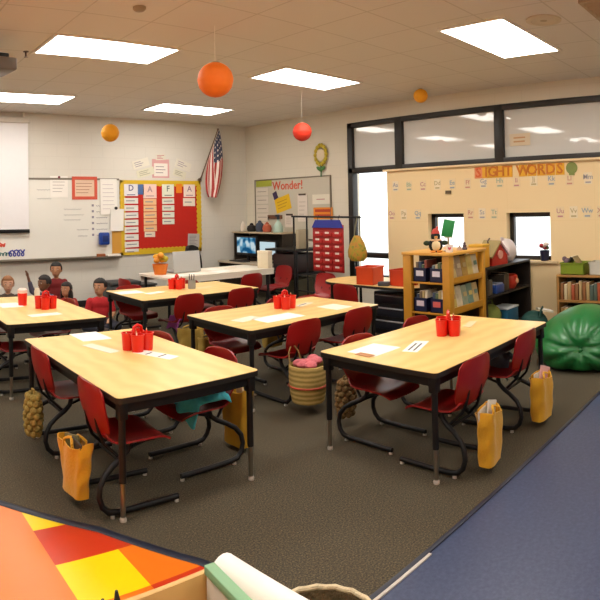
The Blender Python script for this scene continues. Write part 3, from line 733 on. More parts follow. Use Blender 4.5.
tote(2.36, 3.86, PI / 2, .24, .11, .30, .04, YELTOTE2, 'mustard tote bag behind the far right-side chair of the left foreground table')
tote(3.43, 5.275, 0, .28, .13, .26, .06, mat('tan_canvas', '#a58a3c', .85, var=.15), 'tan tote bag hanging low behind the near left chair of the back table')
tote(3.98, 4.63, PI, .24, .11, .28, .16, mat('tan_canvas'), 'tan tote bag behind the far right chair of the middle table')
tote(3.22, 4.63, PI, .24, .11, .26, .10, mat('tan_canvas'), 'tan tote bag behind the far left chair of the middle table')
# striped round basket with pink things
o = thing('woven_basket', 'striped tan woven basket of pink things behind the middle table near chair', 'basket', (3.205, 3.33, .085))
WOV = wave_mat('striped_weave', '#8d7a3a', '#c2a865', 9.0, .85, 'Z', 1.0, 3.0)
q = MB(); q.lathe([(.0, 0), (.122, 0), (.138, .08), (.145, .18), (.143, .27), (.135, .275), (.135, .18), (.112, .012), (0, .012)], 28); q.build('body', WOV, o)
q = MB(); q.tube([(.142 * math.cos(a * PI / 12), .142 * math.sin(a * PI / 12), .12) for a in range(24)], .008, 6, True); q.build('band', flat('#a8482f'), o)
q = MB()
for k in range(9):
    a = k * 2.4; rr = .025 + .009 * k; q.sph((rr * math.cos(a), rr * math.sin(a), .27 + .012 * (k % 3)), (.05, .045, .03), 10)
q.build('pink_cloth', mat('pink_cloth', '#c86a72', .9, var=.35, vscale=25, bump=.5), o)
for s in (-1, 1):
    q = MB(); q.tube([(s * .06, .13, .26), (s * .05, .155, .34), (s * .02, .165, .38)], .006, 6); q.build('strap', flat('#8d7440'), o)
# knobbly sacks
def sack(x, y, z0, w, h, m, label, name='woven_sack', rz=0):
    o = thing(name, label, 'bag', (x, y, z0), rz)
    q = MB()
    for k in range(7):
        v = k / 6; a = w * (.34 + .16 * math.sin(v * PI * .9 + .3))
        for j in range(7):
            t = 2 * PI * (j + .5 * (k % 2)) / 7; q.sph((a * math.cos(t), a * .62 * math.sin(t), h * v), (w * .2, w * .17, h * .11), 8)
    q.build('body', m, o, ang=180)
    q = MB(); q.tube([(-w * .2, 0, h), (-w * .12, 0, h * 1.2), (w * .12, 0, h * 1.2), (w * .2, 0, h)], .007, 6); q.build('handle', m, o)
KN = mat('knitted_tan', '#93803f', .95, var=.35, vscale=40, bump=.6, bscale=80)
KN2 = mat('knitted_brown', '#6f5630', .95, var=.4, vscale=40, bump=.6, bscale=80)
sack(1.215, 3.70, .15, .14, .22, KN, 'knobbly tan sack hanging at the second left chair of the left foreground table', rz=PI / 2)
sack(3.19, 2.93, .08, .14, .22, KN2, 'brown woven sack hanging behind the far left chair of the right table')
sack(3.86, 2.94, .10, .17, .26, KN2, 'brown woven sack hanging behind the far right chair of the right table', 'woven_pouch')
# cloths on seats
def cloth(name, x, y, z, w, d, m, label, seed):
    rr = random.Random(seed); q = MB()
    ph = [rr.uniform(0, 6) for _ in range(4)]
    def fn(u, v):
        a, b = u * 2 - 1, v * 2 - 1
        r = 1 + .15 * math.sin(4 * math.atan2(b, a) + ph[0])
        zz = (.095 if w > .3 else .055) * (1 - (a * a + b * b) / 2) + .016 * math.sin(a * 8 + ph[1]) * math.cos(b * 7 + ph[2]) + .02
        if a < -.7: zz -= (-.7 - a) * .35
        return (a * w / 2 * r, b * d / 2 * r, max(.006, zz) if a >= -.7 else zz)
    q.shell(fn, 20, 20, .008)
    o = q.build(name, m, loc=(x, y, z), ang=180); tag(o, label, 'cloth')
cloth('folded_jacket', 2.08, 3.10, .352, .32, .30, mat('turquoise_cloth', '#3fb0c0', .8, var=.3, vscale=18, bump=.4, bscale=40), 'crumpled turquoise cloth on a seat under the left foreground table', 3)
cloth('folded_cloth', 3.47, 5.53, .345, .22, .2, mat('purple_cloth', '#8a3f86', .8, var=.3, vscale=18), 'purple cloth on the seat of the near left chair at the back table', 5)
cloth('folded_cloth', 4.0, 2.12, .352, .2, .22, mat('greyblue_cloth', '#6e7f94', .85, var=.25, vscale=18), 'grey blue cloth on the seat of the chair closest to the beanbag', 8)

# ------------------------------------------------------------------ things on the tables
def caddy(x, y, rz, label, n=4, z=TZ):
    o = thing('supply_caddy', label, 'caddy', (x, y, z), rz, 'red supply caddies on the tables'); o.scale = (1.1, 1.1, 1.1)
    pos = [(.040, .040), (-.040, .040), (-.040, -.040), (.040, -.040)]
    for px, py in pos[:n]:
        q = MB(); q.lathe([(0, 0), (.034, 0), (.040, .098), (.042, .098), (.043, .103), (.037, .103), (.031, .006), (0, .006)], 20, (px, py, 0)); q.build('cup', CADDY, o)
    q = MB(); q.cyl((0, 0, .0), (0, 0, .13), .011, n=10); q.tube([(-.035, 0, .10), (-.03, 0, .135), (0, 0, .148), (.03, 0, .135), (.035, 0, .10)], .010, 8); q.build('handle', CADDY, o)
    return o
def pencil(x, y, z, dx, dy, h, col, label, name='pencil', r=.005):
    o = thing(name, label, name.replace('_', ' '), (x, y, z))
    q = MB(); q.cyl((0, 0, 0), (dx, dy, h), r, n=8); q.build('barrel', flat(col), o)
    d = Vector((dx, dy, h)).normalized(); p = Vector((dx, dy, h)); q = MB(); q.cyl(p, p + d * .014, r, .0012, 8); q.build('tip', flat('#d9b98a'), o)
cads = [(3.63, 2.34, .5, 'red supply caddy on the right table nearest the beanbag'), (1.90, 3.57, .3, 'red supply caddy on the left foreground table'), (3.73, 4.16, .2, 'red supply caddy on the middle table'),
        (1.93, 5.46, .4, 'red supply caddy on the left-edge table by the children'), (3.73, 6.02, .6, 'red supply caddy on the back table beside the glass jar')]
tn = ['right table', 'left foreground table', 'middle table', 'left-edge table', 'back table']
pc = ['#d9a51c', '#46762c', '#f0ece2', '#e8b21a', '#24201e']
for k, (x, y, r, lab) in enumerate(cads):
    caddy(x, y, r, lab)
    if k < 3 or k == 4:
        for j, (ix, iy) in enumerate(((-.040, .040), (-.040, -.040), (.040, -.040))):
            c, s = math.cos(r), math.sin(r); px, py = x + ix * c - iy * s, y + ix * s + iy * c
            cn = [('dark green', '#3a4f2a'), ('white', '#f0ece2'), ('bright red', '#e2402c')][j]
            pencil(px, py, TZ + .007, .012 * (j - 1), .014, .100 + .01 * j, cn[1], '%s pencil standing in the red caddy of the %s' % (cn[0], tn[k]))
# lone red cup at the left-edge table, glass jar at the back table
o = thing('pencil_cup', 'lone red cup with pale lid on the left-edge table', 'cup', (1.78, 5.72, TZ))
q = MB(); q.lathe([(0, 0), (.042, 0), (.048, .12), (0, .12)], 20); q.build('body', CADDY, o)
q = MB(); q.lathe([(.049, .12), (.049, .15), (.03, .165), (0, .165)], 20); q.build('lid', flat('#e9c9bd'), o)
q = MB(); q.lathe([(0, .001), (.028, .001), (.030, .09), (.022, .125), (.018, .125), (.016, .01), (0, .01)], 18); o = q.build('water_bottle', mat('pale_plastic', '#d9d3c4', .3), loc=(2.02, 5.98, TZ)); tag(o, 'pale plastic bottle standing on the left-edge table beside the red caddy', 'bottle')
o = thing('glass_jar', 'grey glass jar of pencils beside the red caddy on the back table', 'jar', (3.86, 5.90, TZ))
q = MB(); q.lathe([(0, 0), (.042, 0), (.045, .02), (.045, .10), (.041, .10), (.040, .012), (0, .012)], 20); q.build('jar_wall', mat('smoky_glass', '#8a8d8c', .15), o)
q = MB()
for k in range(6): q.cyl((.02 * math.cos(k), .02 * math.sin(k), .012), (.034 * math.cos(k), .034 * math.sin(k), .15 + .01 * (k % 3)), .0045, n=6)
q.build('pencils', flat('#57534e'), o)
def tsheet(x, y, w, d, rz, label, z=TZ + .0012, m=None, name='paper_sheet', cat='paper', marks=0, th=.002):
    q = MB(); q.box((0, 0, 0), (w, d, th)); o = q.build(name, m or WHITE, loc=(x, y, z), rz=rz, smooth=False); tag(o, label, cat)
    if marks:
        q = lines(Matrix(), w * .8, d * .7, marks, .012, th / 2 + .0006, int(x * 50)); q.build('print', flat('#5c5f66'), o)
    return o
tsheet(3.00, 2.50, .28, .22, .05, 'white sheet on the left end of the right table')
tsheet(2.86, 2.46, .06, .12, .0, 'small brown slip at the edge of the white sheet on the right table', m=flat('#b07a4a'), name='paper_slip', z=TZ + .0035)
tsheet(3.22, 2.33, .30, .10, .35, 'white name strip with grey print on the right table near the white sheet', name='name_strip', cat='name strip', marks=2)
tsheet(4.0, 2.38, .22, .06, .3, 'faint pale strip right of the caddy on the right table', m=flat('#dcc9a0'), name='name_strip', cat='name strip')
tsheet(1.79, 4.10, .22, .28, .0, 'white sheet at the far end of the left foreground table')
tsheet(1.70, 3.72, .09, .30, .25, 'pale name strip left of the caddy on the left foreground table', name='name_strip', cat='name strip', m=flat('#dfd6c3'))
tsheet(1.93, 3.38, .10, .30, .35, 'white name strip with grey print in front of the caddy on the left foreground table', name='name_strip', cat='name strip', marks=2)
tsheet(3.37, 3.84, .42, .22, .0, 'white sheet in front of the caddy on the middle table')
tsheet(3.14, 3.98, .26, .13, .2, 'pale name strip at the left end of the middle table', name='name_strip', cat='name strip', m=flat('#e4dac6'))
tsheet(4.06, 3.84, .22, .26, .0, 'white sheet at the right end of the middle table', m=flat('#efe6d2'))
tsheet(3.98, 4.17, .24, .08, .3, 'pale grey strip right of the caddy on the middle table', name='name_strip', cat='name strip', m=flat('#d8cdb6'), marks=1)
tsheet(1.66, 5.76, .22, .28, .0, 'white sheet at the left edge on the left-edge table')
tsheet(1.80, 5.12, .30, .12, .1, 'white name strip at the near end of the left-edge table', name='name_strip', cat='name strip', m=flat('#f1eadd'))
tsheet(3.12, 6.05, .30, .22, .0, 'white sheet at the left end of the back table')
tsheet(3.34, 5.86, .24, .10, .3, 'pale name strip right of the white sheet on the back table', name='name_strip', cat='name strip')
tsheet(4.02, 5.88, .22, .09, .1, 'pale strip right of the glass jar on the back table', name='name_strip', cat='name strip', m=flat('#e8d7b4'))

# ------------------------------------------------------------------ paper-covered desk at the back
o = thing('teacher_desk', 'long white desk covered with papers in front of the bulletin board', 'desk', (4.92, 7.09, 0))
q = MB(); q.prism(rrect(1.84, .76, .03), .63, .66); q.build('desktop', mat('white_laminate', '#e3dccb', .4), o)
q = MB(); q.bx(-.9, .9, -.375, -.36, .575, .632); q.bx(-.9, .9, .345, .36, .56, .632); q.build('apron', mat('white_laminate'), o)
for sx in (-1, 1):
    for sy in (-1, 1):
        q = MB(); q.cyl((sx * .84, sy * .31, 0), (sx * .84, sy * .31, .63), .02); q.build('leg', BLACKM, o)
rr = random.Random(3)
DP = [(4.25, 6.88, .12, '#f3efe6', 'far left front'), (4.62, 6.90, -.2, '#efe9dc', 'left of middle at the front'), (5.0, 6.9, .3, '#f5f2ec', 'middle front'), (5.36, 6.90, -.1, '#eee4d2', 'right front'), (5.1, 7.2, .2, '#f2eee4', 'right of the laptop'), (5.35, 7.28, -.3, '#e9ddc8', 'right rear near the computer desk')]
for x, y, r, c, w in DP: tsheet(x, y, .30, .22, r, 'sheet of paper on the long white desk, %s' % w, z=.662, m=flat(c))
o = thing('laptop', 'grey laptop with its lid towards the room on the paper-covered desk', 'laptop', (4.58, 7.18, .661), .05)
q = MB(); q.box((0, .11, .012), (.46, .30, .02), bev=.004); q.build('base', mat('laptop_grey', '#8f9090', .4), o)
q = MB(); q.box((0, -.055, .15), (.46, .014, .29), bev=.008, rx=-.12); q.build('lid', mat('laptop_silver', '#b9bab8', .4, .2), o)
q = MB(); q.box((0, -.0465, .15), (.42, .002, .24), rx=-.12); q.build('screen', BLACKP, o)
o = thing('flower_basket', 'orange and yellow basket bouquet on the left of the paper-covered desk', 'basket', (4.17, 7.15, .66))
q = MB(); q.lathe([(0, 0), (.08, 0), (.11, .14), (.10, .14), (.075, .01), (0, .01)], 18); q.build('pot', mat('orange_pot', '#d9731c', .6), o)
for k in range(9):
    a = k * 2.4; rr_ = .03 + .008 * k; q = MB(); q.sph((rr_ * math.cos(a), rr_ * math.sin(a), .19 + .07 * ((k * 5) % 4) / 3), (.045, .045, .035), 9); q.build('blossom', flat(['#e8a91e', '#d98a1c', '#c9b32a'][k % 3]), o)
o = thing('document_box', 'upright white box on the right end of the paper-covered desk', 'box', (5.74, 6.82, .661), .2)
q = MB(); q.box((0, 0, .12), (.10, .20, .24), bev=.004); q.build('body', mat('cream_card', '#ded2b6', .7), o)
q = MB(); q.box((0, 0, .235), (.106, .206, .03), bev=.003); q.build('lid', mat('cream_card2', '#e6dcc4', .7), o)
# office chair
o = thing('office_chair', 'black office chair behind the paper-covered desk', 'office chair', (5.42, 7.92, 0), PI + .35)
q = MB(); q.box((0, 0, .45), (.46, .45, .08), bev=.035, seg=3); q.build('seat', mat('black_fabric', '#1b1716', .9), o)
def ocb(u, v):
    a = u * 2 - 1; w = .21 * (1 - .35 * v ** 3 - .15 * (1 - v) ** 2)
    return (a * w, -.22 - .05 * v + .04 * a * a, .52 + .44 * v - .03 * a * a * v)
q = MB(); q.shell(ocb, 12, 12, .05); q.build('backrest', mat('black_fabric'), o)
q = MB(); q.cyl((0, 0, .10), (0, 0, .42), .03); q.tube([(0, -.12, .42), (0, -.26, .45), (0, -.27, .6)], .018); q.build('column', BLACKM, o)
for k in range(5):
    a = 2 * PI * k / 5; q = MB(); q.cyl((0, 0, .10), (.28 * math.cos(a), .28 * math.sin(a), .075), .025, .016); b = q.build('base_arm', BLACKM, o)
    q = MB(); q.cyl((.28 * math.cos(a) - .012, .28 * math.sin(a), .03), (.28 * math.cos(a) + .012, .28 * math.sin(a), .03), .03); q.build('caster', BLACKP, b)
# grey tote on the floor by the back wall
o = thing('storage_tote', 'dark grey lidded storage tote standing below the red board', 'storage tote', (4.30, 8.62, 0))
q = MB(); q.box((0, 0, .19), (.50, .36, .38), bev=.03); q.build('body', mat('tote_grey', '#4c4e4e', .6), o)
q = MB(); q.box((0, 0, .40), (.54, .40, .05), bev=.015); q.build('lid', mat('tote_lid', '#3a3c3d', .6), o)
o = thing('storage_tote', 'small dark grey bin beside the larger storage tote', 'storage tote', (4.72, 8.60, 0))
q = MB(); q.box((0, 0, .17), (.26, .3, .34), bev=.02); q.build('body', mat('tote_grey'), o)
q = MB(); q.box((0, 0, .35), (.29, .33, .03), bev=.01); q.build('lid', mat('tote_lid'), o)

# ------------------------------------------------------------------ computer corner
o = thing('computer_desk', 'computer desk with a raised shelf along the window wall in the corner', 'desk', (6.78, 8.24, 0))
q = MB(); q.box((0, 0, .585), (.72, 1.42, .03), bev=.006); q.build('desktop', mat('grey_laminate', '#b3a48c', .5), o)
q = MB(); q.box((.14, 0, 1.10), (.40, 1.36, .025), bev=.005); q.build('shelf', mat('beige_laminate', '#b9a98c', .5), o)
for s in (-1, 1):
    q = MB(); q.box((0, s * .69, .285), (.66, .03, .57)); q.box((.16, s * .66, .84), (.34, .025, .5)); q.build('side_panel', mat('dark_panel', '#3b322a', .6), o)
q = MB(); q.box((.345, 0, .8), (.02, 1.3, .58)); q.build('back_panel', mat('dark_panel'), o)
def screen_mat():
    m = bpy.data.materials.new('monitor_screen'); m.use_nodes = True; nt = m.node_tree; nt.nodes.clear()
    tc = nt.nodes.new('ShaderNodeTexCoord'); n = nt.nodes.new('ShaderNodeTexNoise'); n.inputs['Scale'].default_value = 7; n.inputs['Detail'].default_value = 1
    cr = nt.nodes.new('ShaderNodeValToRGB'); e = nt.nodes.new('ShaderNodeEmission'); out = nt.nodes.new('ShaderNodeOutputMaterial')
    el = cr.color_ramp.elements; el[0].position = .38; el[0].color = hx('#1d5a86'); el[1].position = .56; el[1].color = hx('#d8ecf4'); k = el.new(.47); k.color = hx('#63a5c8')
    nt.links.new(tc.outputs['Object'], n.inputs[0]); nt.links.new(n.outputs[0], cr.inputs[0]); nt.links.new(cr.outputs[0], e.inputs[0]); e.inputs[1].default_value = .75; nt.links.new(e.outputs[0], out.inputs[0])
    return m
SCR = screen_mat()
def monitor(y, w, h, rz, label, col=None):
    o = thing('computer_monitor', label, 'monitor', (6.72, y, .60), rz)
    q = MB(); q.box((0, 0, .10 + h / 2), (.05, w, h), bev=.012); q.box((.03, 0, .1 + h / 2), (.05, w * .7, h * .7), bev=.02); q.build('housing', BLACKP, o)
    q = MB(); q.box((-.0262, 0, .11 + h / 2), (.002, w - .06, h - .07)); q.build('screen', col or SCR, o)
    q = MB(); q.box((.02, 0, .08), (.03, .06, .14), bev=.006); q.box((0, 0, .008), (.2, .26, .014), bev=.006); q.build('stand', BLACKP, o)
monitor(8.46, .58, .34, 0.0, 'left computer monitor with a blue picture on the corner desk')
monitor(7.88, .46, .28, 0.0, 'right computer monitor with a pale page on the corner desk', emis('pale_screen', '#cfe6ee', .85))
o = thing('keyboard', 'dark keyboard in front of the left computer monitor', 'keyboard', (6.54, 8.46, .601)); q = MB(); q.box((0, 0, .01), (.14, .42, .018), bev=.004); q.build('case', BLACKP, o)
q = MB()
for i in range(4):
    for j in range(12): q.box((-.045 + i * .03, -.18 + j * .033, .021), (.022, .026, .006))
q.build('keys', mat('dark_keys', '#35322f', .6), o)
hut = [(8.80, '#e0d5c6', .05, .16, 'small cream cup at the left end of the computer shelf', 'cup', 'drinking_cup'), (8.55, '#1b1714', .09, .12, 'dark round ornament on the computer shelf left of the bear', 'ornament', 'dark_ornament'),
       (8.32, '#3b4558', .08, .17, 'slate blue round ornament in the middle of the computer shelf', 'ornament', 'blue_ornament'), (8.12, '#b0583c', .085, .14, 'rust orange plush ball on the computer shelf', 'plush toy', 'plush_toy')]
for y, c, r, h, lab, cat, nm in hut:
    o = thing(nm, lab, cat, (6.90, y, 1.113)); q = MB(); q.lathe([(0, 0), (r * .8, 0), (r, h * .4), (r * .85, h * .8), (r * .4, h), (0, h)], 16); q.build('body', flat(c), o)
    q = MB(); q.sph((0, 0, h), r * .4, 12); q.build('top_knob', flat(c), o)
o = thing('spray_bottle', 'pale teal bottle with dark cap standing at the right end of the computer shelf', 'bottle', (6.88, 7.80, 1.113))
q = MB(); q.lathe([(0, 0), (.085, 0), (.09, .02), (.085, .10), (.05, .16), (.022, .19), (.022, .22), (0, .22)], 18); q.build('body', mat('teal_plastic', '#a9c4b8', .3), o)
q = MB(); q.cyl((0, 0, .22), (0, 0, .27), .026); q.box((-.02, 0, .285), (.09, .03, .035), bev=.006); q.build('cap', flat('#2a3746'), o)
# black cart next to the desk
o = thing('av_cart', 'black equipment cart between computer desk and chart rack', 'cart', (6.62, 7.12, 0))
for z in (.12, .50, .87):
    q = MB(); q.box((0, 0, z), (.62, .74, .03), bev=.006); q.build('shelf', BLACKM, o)
for sx in (-1, 1):
    for sy in (-1, 1):
        q = MB(); q.box((sx * .29, sy * .35, .48), (.03, .03, .80)); p = q.build('post', BLACKM, o)
        q = MB(); q.cyl((sx * .29 - .015, sy * .35, .04), (sx * .29 + .015, sy * .35, .04), .04); q.build('caster', BLACKP, p)
o = thing('printer', 'black and maroon machine on the lower shelf of the black cart', 'printer', (6.60, 7.12, .516))
q = MB(); q.box((0, 0, .15), (.46, .5, .29), bev=.02); q.build('body', mat('maroon_black', '#2c1715', .5), o)
q = MB(); q.box((-.233, 0, .1), (.012, .4, .06), bev=.004); q.build('paper_tray', BLACKP, o)
o = thing('book_stack', 'slim pale binder standing on the black cart', 'binder', (6.6, 6.92, .886)); q = MB(); q.box((0, 0, .15), (.22, .06, .30), bev=.006); q.build('cover', flat('#a79a7e'), o); q = MB(); q.box((0, 0, .152), (.205, .045, .29)); q.build('pages', WHITE, o)
o = thing('storage_bin', 'olive bin on the bottom shelf of the black cart', 'bin', (6.58, 7.12, .136)); q = MB(); q.box((0, 0, .13), (.40, .5, .26), bev=.02); q.build('body', flat('#4d4a34'), o); q = MB(); q.box((0, 0, .27), (.42, .52, .03), bev=.01); q.build('rim', flat('#5c5840'), o)
# chart rack
RX = 6.2
o = thing('chart_rack', 'black metal chart rack with crossbar in front of the corner board', 'rack', (RX, 0, 0))
q = MB(); q.cyl((0, 5.36, 1.385), (0, 6.72, 1.40), .014); q.build('crossbar', BLACKM, o)
for y in (5.45, 6.40, 6.68):
    q = MB(); q.cyl((0, y, .03), (0, y, 1.39), .013); q.tube([(-.22, y, .02), (-.05, y, .05), (.05, y, .05), (.22, y, .02)], .013); q.build('post', BLACKM, o)
q = MB(); q.cyl((0, 5.45, .30), (0, 6.68, .30), .010); q.build('lower_bar', BLACKM, o)
o = thing('pocket_chart', 'red pocket chart with blue roof hanging from the black rack', 'pocket chart', (RX - .024, 5.95, .64))
q = MB(); q.box((0, 0, .31), (.012, .60, .66), bev=.004); q.build('backing', mat('red_nylon', '#96120f', .6, var=.1), o)
q = MB(); q.prism([(-.30, 0), (.30, 0), (.23, .11), (-.23, .11)], -.02, .008, M=Matrix(((0, 0, 1, -.004), (-1, 0, 0, 0), (0, 1, 0, .60), (0, 0, 0, 1)))); q.build('roof_flap', mat('blue_nylon', '#26308c', .6), o)
for r in range(6):
    for c in range(3):
        y, z = .19 - c * .19, .05 + r * .095
        q = MB(); q.box((-.014, y, z - .02), (.016, .17, .055), bev=.004); p = q.build('pocket', mat('red_pocket', '#a81613', .5), o)
        q = MB(); q.box((-.0235, y, z + .005), (.002, .075, .026)); q.build('pocket_card', flat('#dcc7bc'), p)
for s in (-.2, .2):
    q = MB(); q.tube([(0, s, .62), (.004, s, .745), (.024, s, .775), (.043, s, .745)], .004, 6); q.build('hanger_loop', BLACKM, o)
o = thing('hanging_bag', 'yellow green patterned bag hanging at the window end of the black rack', 'bag', (RX - .03, 5.40, .80))
BG = speckle_mat('patterned_bag', ['#3f5a2a', '#8d8626', '#b0762a', '#5f6a3a'], 14, .8, .2)
q = MB(); q.lathe([(0, 0), (.10, .0), (.155, .05), (.16, .13), (.12, .24), (.06, .33), (.045, .34), (.05, .30), (0, .29)], 24, fn=lambda v: Vector((v.x * .5, v.y, v.z))); q.build('body', BG, o)
for s in (-1, 1):
    q = MB(); q.tube([(0, s * .05, .32), (.01, s * .04, .45), (.03, s * .015, .605)], .010, 6); q.build('strap', mat('grey_strap', '#6b6a55', .8), o)

# ------------------------------------------------------------------ window table with orange bins
o = thing('window_table', 'wood-topped round-ended table by the windows carrying orange bins', 'table', (5.72, 4.62, 0))
q = MB(); q.prism(rrect(.74, 1.52, .30, 8), .592, .62); q.build('tabletop', LAM, o)
q = MB(); q.prism(rrect(.75, 1.53, .305, 8), .590, .6175); q.build('edge_band', EDGE, o)
for sx in (-1, 1):
    for sy in (-1, 1):
        q = MB(); q.cyl((sx * .27, sy * .58, 0), (sx * .27, sy * .58, .59), .018); q.build('leg', BLACKM, o)
def bin_(x, y, w, d, h, z, m, label, rz=0, name='storage_bin', cat='bin', lip=True):
    o = thing(name, label, cat, (x, y, z), rz)
    q = MB(); t_ = .008
    q.bx(-w / 2, w / 2, -d / 2, d / 2, 0, t_)
    for a, b, c, e in ((-w / 2, w / 2, -d / 2, -d / 2 + t_), (-w / 2, w / 2, d / 2 - t_, d / 2), (-w / 2, -w / 2 + t_, -d / 2, d / 2), (w / 2 - t_, w / 2, -d / 2, d / 2)): q.bx(a, b, c, e, 0, h)
    q.build('body', m, o)
    if lip:
        q = MB()
        for a, b, c, e in ((-w / 2 - .008, w / 2 + .008, -d / 2 - .008, -d / 2 + .004), (-w / 2 - .008, w / 2 + .008, d / 2 - .004, d / 2 + .008), (-w / 2 - .008, -w / 2 + .004, -d / 2, d / 2), (w / 2 - .004, w / 2 + .008, -d / 2, d / 2)): q.bx(a, b, c, e, h - .014, h + .004)
        q.build('rim', m, o)
    return o
ORB = mat('orange_plastic', '#cf4413', .4, var=.06)
bin_(5.52, 4.64, .27, .22, .20, .621, ORB, 'larger orange red bin on the window table, left of two', .2)
bin_(5.60, 4.20, .25, .21, .18, .621, mat('orange_plastic2', '#c63a14', .4), 'smaller orange red bin on the window table beside the bookcase', -.1)
tsheet(5.56, 4.42, .20, .18, .2, 'white folded paper between the two orange bins on the window table', z=.622)
q = MB(); q.box((0, 0, .025), (.08, .13, .05), bev=.01); o = q.build('stapler', mat('dark_slate', '#3f424a', .4), loc=(5.43, 4.36, .621), rz=.4); tag(o, 'dark slate stapler lying beside the orange bins', 'stapler')
o = thing('drawer_cart', 'black drawer unit with white drawer edges under the window table', 'drawer unit', (5.83, 4.45, 0))
q = MB(); q.box((0, 0, .26), (.36, .5, .5), bev=.01); q.build('body', BLACKP, o)
for k in range(3):
    q = MB(); q.box((-.185, 0, .13 + k * .15), (.02, .44, .11), bev=.006); d_ = q.build('drawer', mat('navy_drawer', '#1c1f2c', .4), o)
    q = MB(); q.box((-.2, 0, .175 + k * .15), (.02, .40, .014), bev=.003); q.build('handle', flat('#c9ced6', .4), d_)

# ------------------------------------------------------------------ bookcases by the windows
BX0, BX1, BY0, BY1, BH = 5.05, 5.78, 3.23, 3.80, 1.055
o = thing('wooden_bookcase', 'honey-coloured double-sided bookcase with corner posts by the windows', 'bookcase')
q = MB(); q.bx(BX0 - .01, BX1 + .01, BY0 - .01, BY1 + .01, BH - .03, BH, bev=.006); q.build('top', mat('honey_wood_top', '#d9a24a', .45, var=.1, vscale=9), o)
for x, y, wx, wy in ((BX0, BY0, .085, .085), (BX1 - .06, BY0, .06, .06), (BX0, BY1 - .10, .06, .10), (BX1 - .06, BY1 - .06, .06, .06)):
    q = MB(); q.bx(x, x + wx, y, y + wy, 0, BH - .03, bev=.004); q.build('post', OAK, o)
for z in (.08, .45, .755):
    q = MB(); q.bx(BX0 + .01, BX1 - .01, BY0 + .01, BY1 - .01, z - .02, z, bev=.003); q.build('shelf', OAK, o)
q = MB(); q.bx(5.33, 5.35, BY0 + .2, BY1 - .01, .02, BH - .03); q.bx(5.35, BX1 - .01, BY0 + .24, BY0 + .26, .02, BH - .03); q.build('divider', mat('dark_inner', '#3a2a18', .7), o)
q = MB(); q.bx(BX0 + .09, BX1 - .06, BY0 + .005, BY0 + .02, .755, .80); q.bx(BX0 + .09, BX1 - .06, BY0 + .005, BY0 + .02, .45, .50); q.build('front_lip', OAK, o)
NAVY = mat('navy_plastic', '#171b40', .45)
bc = ['#7d6a55', '#c9b79a', '#5a6b4c', '#8d4a3c', '#3f4c66', '#b5a06a', '#6d7d83', '#d8cdb8']
def books_in(x, y, z, n, axis, h, spacing, label, group, depth=.15, cols=bc, seed=1, tilt=0):
    rr = random.Random(seed)
    for k in range(n):
        hh = h * rr.uniform(.8, 1.05); th = spacing * rr.uniform(.7, .95); c = cols[rr.randrange(len(cols))]
        p = (x, y - k * spacing, z) if axis == 'y' else (x + k * spacing, y, z)
        b = MB(); dims = (depth, th, hh) if axis == 'y' else (th, depth, hh)
        b.box((0, 0, hh / 2), dims, bev=.002)
        o = b.build('book', flat(c), loc=p); tag(o, label, 'book', group)
        q = MB()
        if axis == 'y': q.box((.004, 0, hh / 2 + .003), (depth - .002, th * .7, hh - .004))
        else: q.box((0, .004, hh / 2 + .003), (th * .7, depth - .002, hh - .004))
        q.build('pages', flat('#e5dcc8'), o)
bins = [(.756, 3.60, '#d7d4e0', 'upper shelf of the honey bookcase, left'), (.756, 3.40, '#d7d0dc', 'upper shelf of the honey bookcase, right'), (.451, 3.60, '#d6c5cf', 'lower shelf of the honey bookcase, left, pale label'), (.451, 3.40, '#d4615c', 'lower shelf of the honey bookcase, right, red label')]
for k, (z, y, lc, lab) in enumerate(bins):
    o = bin_(5.19, y, .24, .16, .14, z, NAVY, 'navy book bin on the ' + lab, 0, 'book_bin', 'book bin', False)
    q = MB(); q.box((-.122, 0, .085), (.003, .09, .055)); q.build('label_card', flat(lc), o)
    books_in(5.19, y + .055, z + .009, 4, 'y', .20, .036, 'thin book in the navy bin, ' + lab.replace(' of the honey bookcase', ''), 'books in the navy bin, %s' % lab, .18, bc, 30 + k)
dc = ['#bda878', '#8f9a86', '#c9b46a', '#a08c74', '#6f8a7c', '#d0c4a8', '#a9863f']
for z, nm in ((.756, 'upper'), (.451, 'lower')):
    for k in range(5):
        x = BX0 + .150 + k * .112; c = dc[(k * 3 + (nm == 'lower') * 2) % 7]
        q = MB(); q.box((0, 0, .125), (.106, .012, .235 + .012 * (k % 2)), bev=.002, rx=-.18); o = q.build('picture_book', mat('cover_%s_%d' % (nm, k), c, .5, var=.35, vscale=14), loc=(x, BY0 + .06, z + .001))
        tag(o, 'face-out picture book number on the %s display ledge of the honey bookcase' % nm if False else 'picture book facing out on the %s ledge of the honey bookcase' % nm, 'book', 'face-out books on the %s ledge' % nm)
        q = MB(); q.box((0, -.009, .15), (.06, .003, .045), rx=-.18); q.build('cover_print', flat(dc[(k * 2 + 3) % 7]), o)
